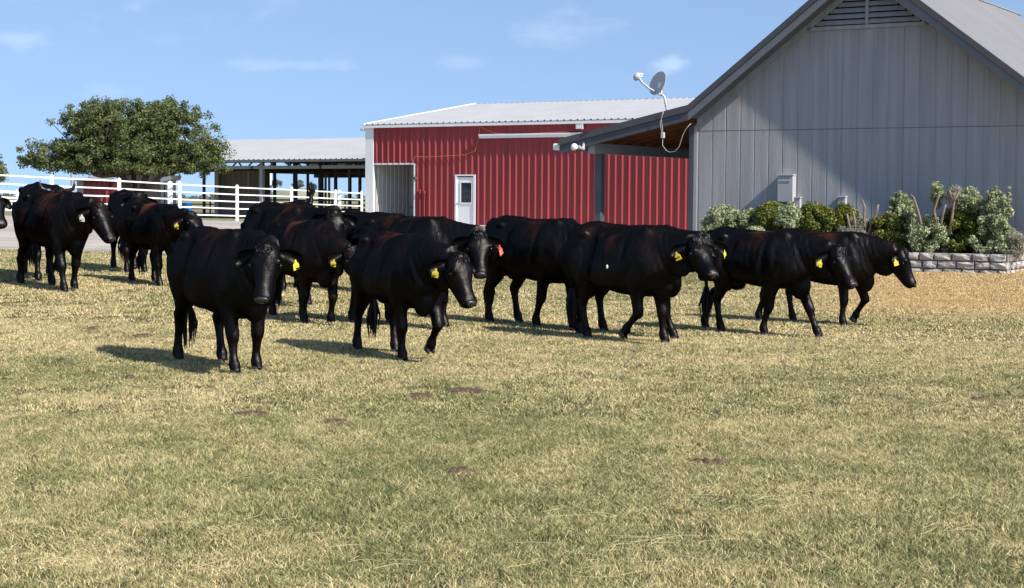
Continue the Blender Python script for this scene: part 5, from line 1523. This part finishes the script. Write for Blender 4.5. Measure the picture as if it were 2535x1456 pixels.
# ------------------------------------------------------------------ the grass: short mown tufts over the whole lawn
PATCH = bpy.data.collections.new('grass_patches')
def grass_patch(idx, n, size, h0, h1, wid, straw=0):
    r = np.random.default_rng(idx+50)
    v, f, rn = [], [], []
    for i in range(n):
        x, y = r.uniform(-size, size, 2)
        h = r.uniform(h0, h1); a = r.uniform(0, 2*math.pi); lean = r.uniform(0.3, 2.2)*h; la = r.uniform(0, 2*math.pi)
        w = wid*r.uniform(0.6, 1.3); cx_, sy_ = math.cos(a)*w, math.sin(a)*w
        mx_, my_ = x + math.cos(la)*lean*0.35, y + math.sin(la)*lean*0.35
        tx_, ty_ = x + math.cos(la)*lean, y + math.sin(la)*lean
        b = len(v)
        v += [(x-cx_, y-sy_, -0.004), (x+cx_, y+sy_, -0.004), (mx_+cx_*.8, my_+sy_*.8, h*0.6), (mx_-cx_*.8, my_-sy_*.8, h*0.6), (tx_, ty_, h)]
        f += [(b, b+1, b+2, b+3), (b+3, b+2, b+4)]; q = r.random(); rn += [q, q]
    for i in range(straw):
        x, y = r.uniform(-size, size, 2); a = r.uniform(0, 2*math.pi); ln = r.uniform(0.05, 0.15); w = wid*0.55
        dx, dy = math.cos(a)*ln, math.sin(a)*ln; cx_, sy_ = -math.sin(a)*w, math.cos(a)*w; z = r.uniform(0.6, 1.0)*h1*0.8
        b = len(v)
        v += [(x-cx_, y-sy_, z), (x+cx_, y+sy_, z), (x+dx+cx_, y+dy+sy_, z+r.uniform(-.01,.012)), (x+dx-cx_, y+dy-sy_, z+r.uniform(-.01,.012))]
        f += [(b, b+1, b+2, b+3)]; rn += [1.35]
    me = bpy.data.meshes.new('grass_tuft'); me.from_pydata(v, [], f); me.materials.append(M['grass'])
    at_ = me.attributes.new('rnd', 'FLOAT', 'FACE'); at_.data.foreach_set('value', np.array(rn, np.float32)); me.update()
    o = bpy.data.objects.new('grass_tuft_%02d' % idx, me); PATCH.objects.link(o)
# 0-3 near tufts, 4-6 mid, 7-8 far
for i in range(4): grass_patch(i, 640, 0.16, 0.010, 0.034, 0.0017, straw=0)
for i in range(4, 7): grass_patch(i, 500, 0.20, 0.009, 0.027, 0.0024, straw=0)
for i in range(7, 9): grass_patch(i, 420, 0.30, 0.008, 0.025, 0.0040, straw=0)
pts, rot, scl, idx = [], [], [], []
def scatter(y0, y1, cell, ids, half0, half1):
    ys = np.arange(y0, y1, cell)
    for y in ys:
        hw = (0.5*W0/FPX)*y*1.06 + 0.9
        for x in np.arange(-hw, hw, cell):
            px_, py_ = x + rng.uniform(-.5,.5)*cell, y + rng.uniform(-.5,.5)*cell
            pts.append((px_, py_)); rot.append((0, 0, rng.uniform(0, 6.283)))
            lush = mnoise.noise(Vector((px_*0.8, py_*0.8, 4.0)))*0.5 + mnoise.noise(Vector((px_*2.9, py_*2.9, 8.0)))*0.4
            s = rng.uniform(0.85, 1.15); scl.append((s, s, s*(1.0 + 0.75*lush))); idx.append(int(rng.choice(ids)))
scatter(5.0, 11.0, 0.185, [0,1,2,3], 0, 0)
scatter(11.0, 18.0, 0.25, [4,5,6], 0, 0)
scatter(18.0, 32.2, 0.36, [7,8], 0, 0)
# a few taller weedy tufts
for px, py, n_ in ((2010*1.0+350, 752, 14), (2180, 733, 10), (2075, 735, 7), (2420, 780, 8), (1300, 890, 10), (700, 1085, 8), (200, 1000, 8), (1180, 960, 6), (2250, 1040, 8), (900, 1130, 6), (60, 1290, 8), (1900, 1300, 8)):
    d = ray(px, py); t = -CAM_Z/d.z; q = CAM + d*t
    for k in range(n_):
        pts.append((q.x + rng.normal()*0.16, q.y + rng.normal()*0.16)); rot.append((0,0,rng.uniform(0,6.28))); scl.append((0.55, 0.55, 1.45)); idx.append(int(rng.choice([4,5,6])))
P2 = np.array(pts)
ok = np.ones(len(P2), bool)
for i, (x, y) in enumerate(P2):
    if y > lawn_edge(x): ok[i] = False; continue
    lx = Vector((x, y, 0)) - HOUSE.o; a, b = lx.dot(HOUSE.dx), lx.dot(HOUSE.dy)
    if b > BEDY-0.02 and -0.1 < a < bex and a > 0.9: ok[i] = False
    elif b > -0.45 and a > -3.6: ok[i] = False
z2 = terrain(P2[:,0], P2[:,1]) + 0.010
vs = np.column_stack([P2, z2])[ok]
me = bpy.data.meshes.new('grass'); me.from_pydata(vs.tolist(), [], [])
a1 = me.attributes.new('rot', 'FLOAT_VECTOR', 'POINT'); a1.data.foreach_set('vector', np.array(rot)[ok].astype(np.float32).ravel())
a2 = me.attributes.new('scl', 'FLOAT_VECTOR', 'POINT'); a2.data.foreach_set('vector', np.array(scl)[ok].astype(np.float32).ravel())
a3 = me.attributes.new('idx', 'INT', 'POINT'); a3.data.foreach_set('value', np.array(idx)[ok].astype(np.int32))
me.materials.append(M['grass'])
go = link('grass', me); tag(go, 'short dry and green mown grass covering the lawn', 'grass', kind='stuff')
ng = bpy.data.node_groups.new('scatter_grass', 'GeometryNodeTree')
ng.interface.new_socket('Geometry', in_out='INPUT', socket_type='NodeSocketGeometry')
ng.interface.new_socket('Geometry', in_out='OUTPUT', socket_type='NodeSocketGeometry')
gi = ng.nodes.new('NodeGroupInput'); gout = ng.nodes.new('NodeGroupOutput')
ci = ng.nodes.new('GeometryNodeCollectionInfo'); ci.inputs['Collection'].default_value = PATCH
ci.inputs['Separate Children'].default_value = True; ci.inputs['Reset Children'].default_value = True
iop = ng.nodes.new('GeometryNodeInstanceOnPoints'); iop.inputs['Pick Instance'].default_value = True
def named(n, t):
    a = ng.nodes.new('GeometryNodeInputNamedAttribute'); a.data_type = t; a.inputs['Name'].default_value = n; return a.outputs['Attribute']
lk = ng.links.new
lk(gi.outputs[0], iop.inputs['Points']); lk(ci.outputs[0], iop.inputs['Instance'])
lk(named('idx', 'INT'), iop.inputs['Instance Index']); lk(named('rot', 'FLOAT_VECTOR'), iop.inputs['Rotation']); lk(named('scl', 'FLOAT_VECTOR'), iop.inputs['Scale'])
lk(iop.outputs[0], gout.inputs[0])
md = go.modifiers.new('scatter', 'NODES'); md.node_group = ng
# long pale straws lying on the lawn
mb = MB(); r = random.Random(21)
for px, py, n_ in ((1560, 1365, 34), (1850, 1255, 22), (2040, 1235, 16), (1760, 1245, 10), (1640, 1110, 10), (1100, 1050, 8), (560, 1330, 12), (440, 1420, 14), (80, 1330, 8), (900, 1400, 10), (1330, 1290, 12), (2300, 1330, 12), (60, 1400, 10), (1480, 1420, 16), (700, 1200, 8)):
    d = ray(px, py); t = -CAM_Z/d.z; q = CAM + d*t
    for k in range(n_//2+1):
        x, y = q.x + r.gauss(0, 0.16), q.y + r.gauss(0, 0.12); a = r.gauss(0.15, 0.5); ln = r.uniform(0.05, 0.22)
        z = tz(x, y) + 0.036
        p0 = Vector((x, y, z)); p1 = p0 + Vector((math.cos(a)*ln*.5, math.sin(a)*ln*.5, r.uniform(0, .012))); p2 = p0 + Vector((math.cos(a+.15)*ln, math.sin(a+.15)*ln, r.uniform(-.01, .01)))
        mb.tube([p0, p1, p2], [0.0012, 0.0011, 0.0007], 3, caps=False)
M['straw'] = mat('dry_straw', (0.52, 0.43, 0.24), 0.7, 0.1, 5.0, 0.2)
tag(mb.build('loose_straw', M['straw']), 'loose pale straws lying on the mown grass', 'straw', kind='stuff')
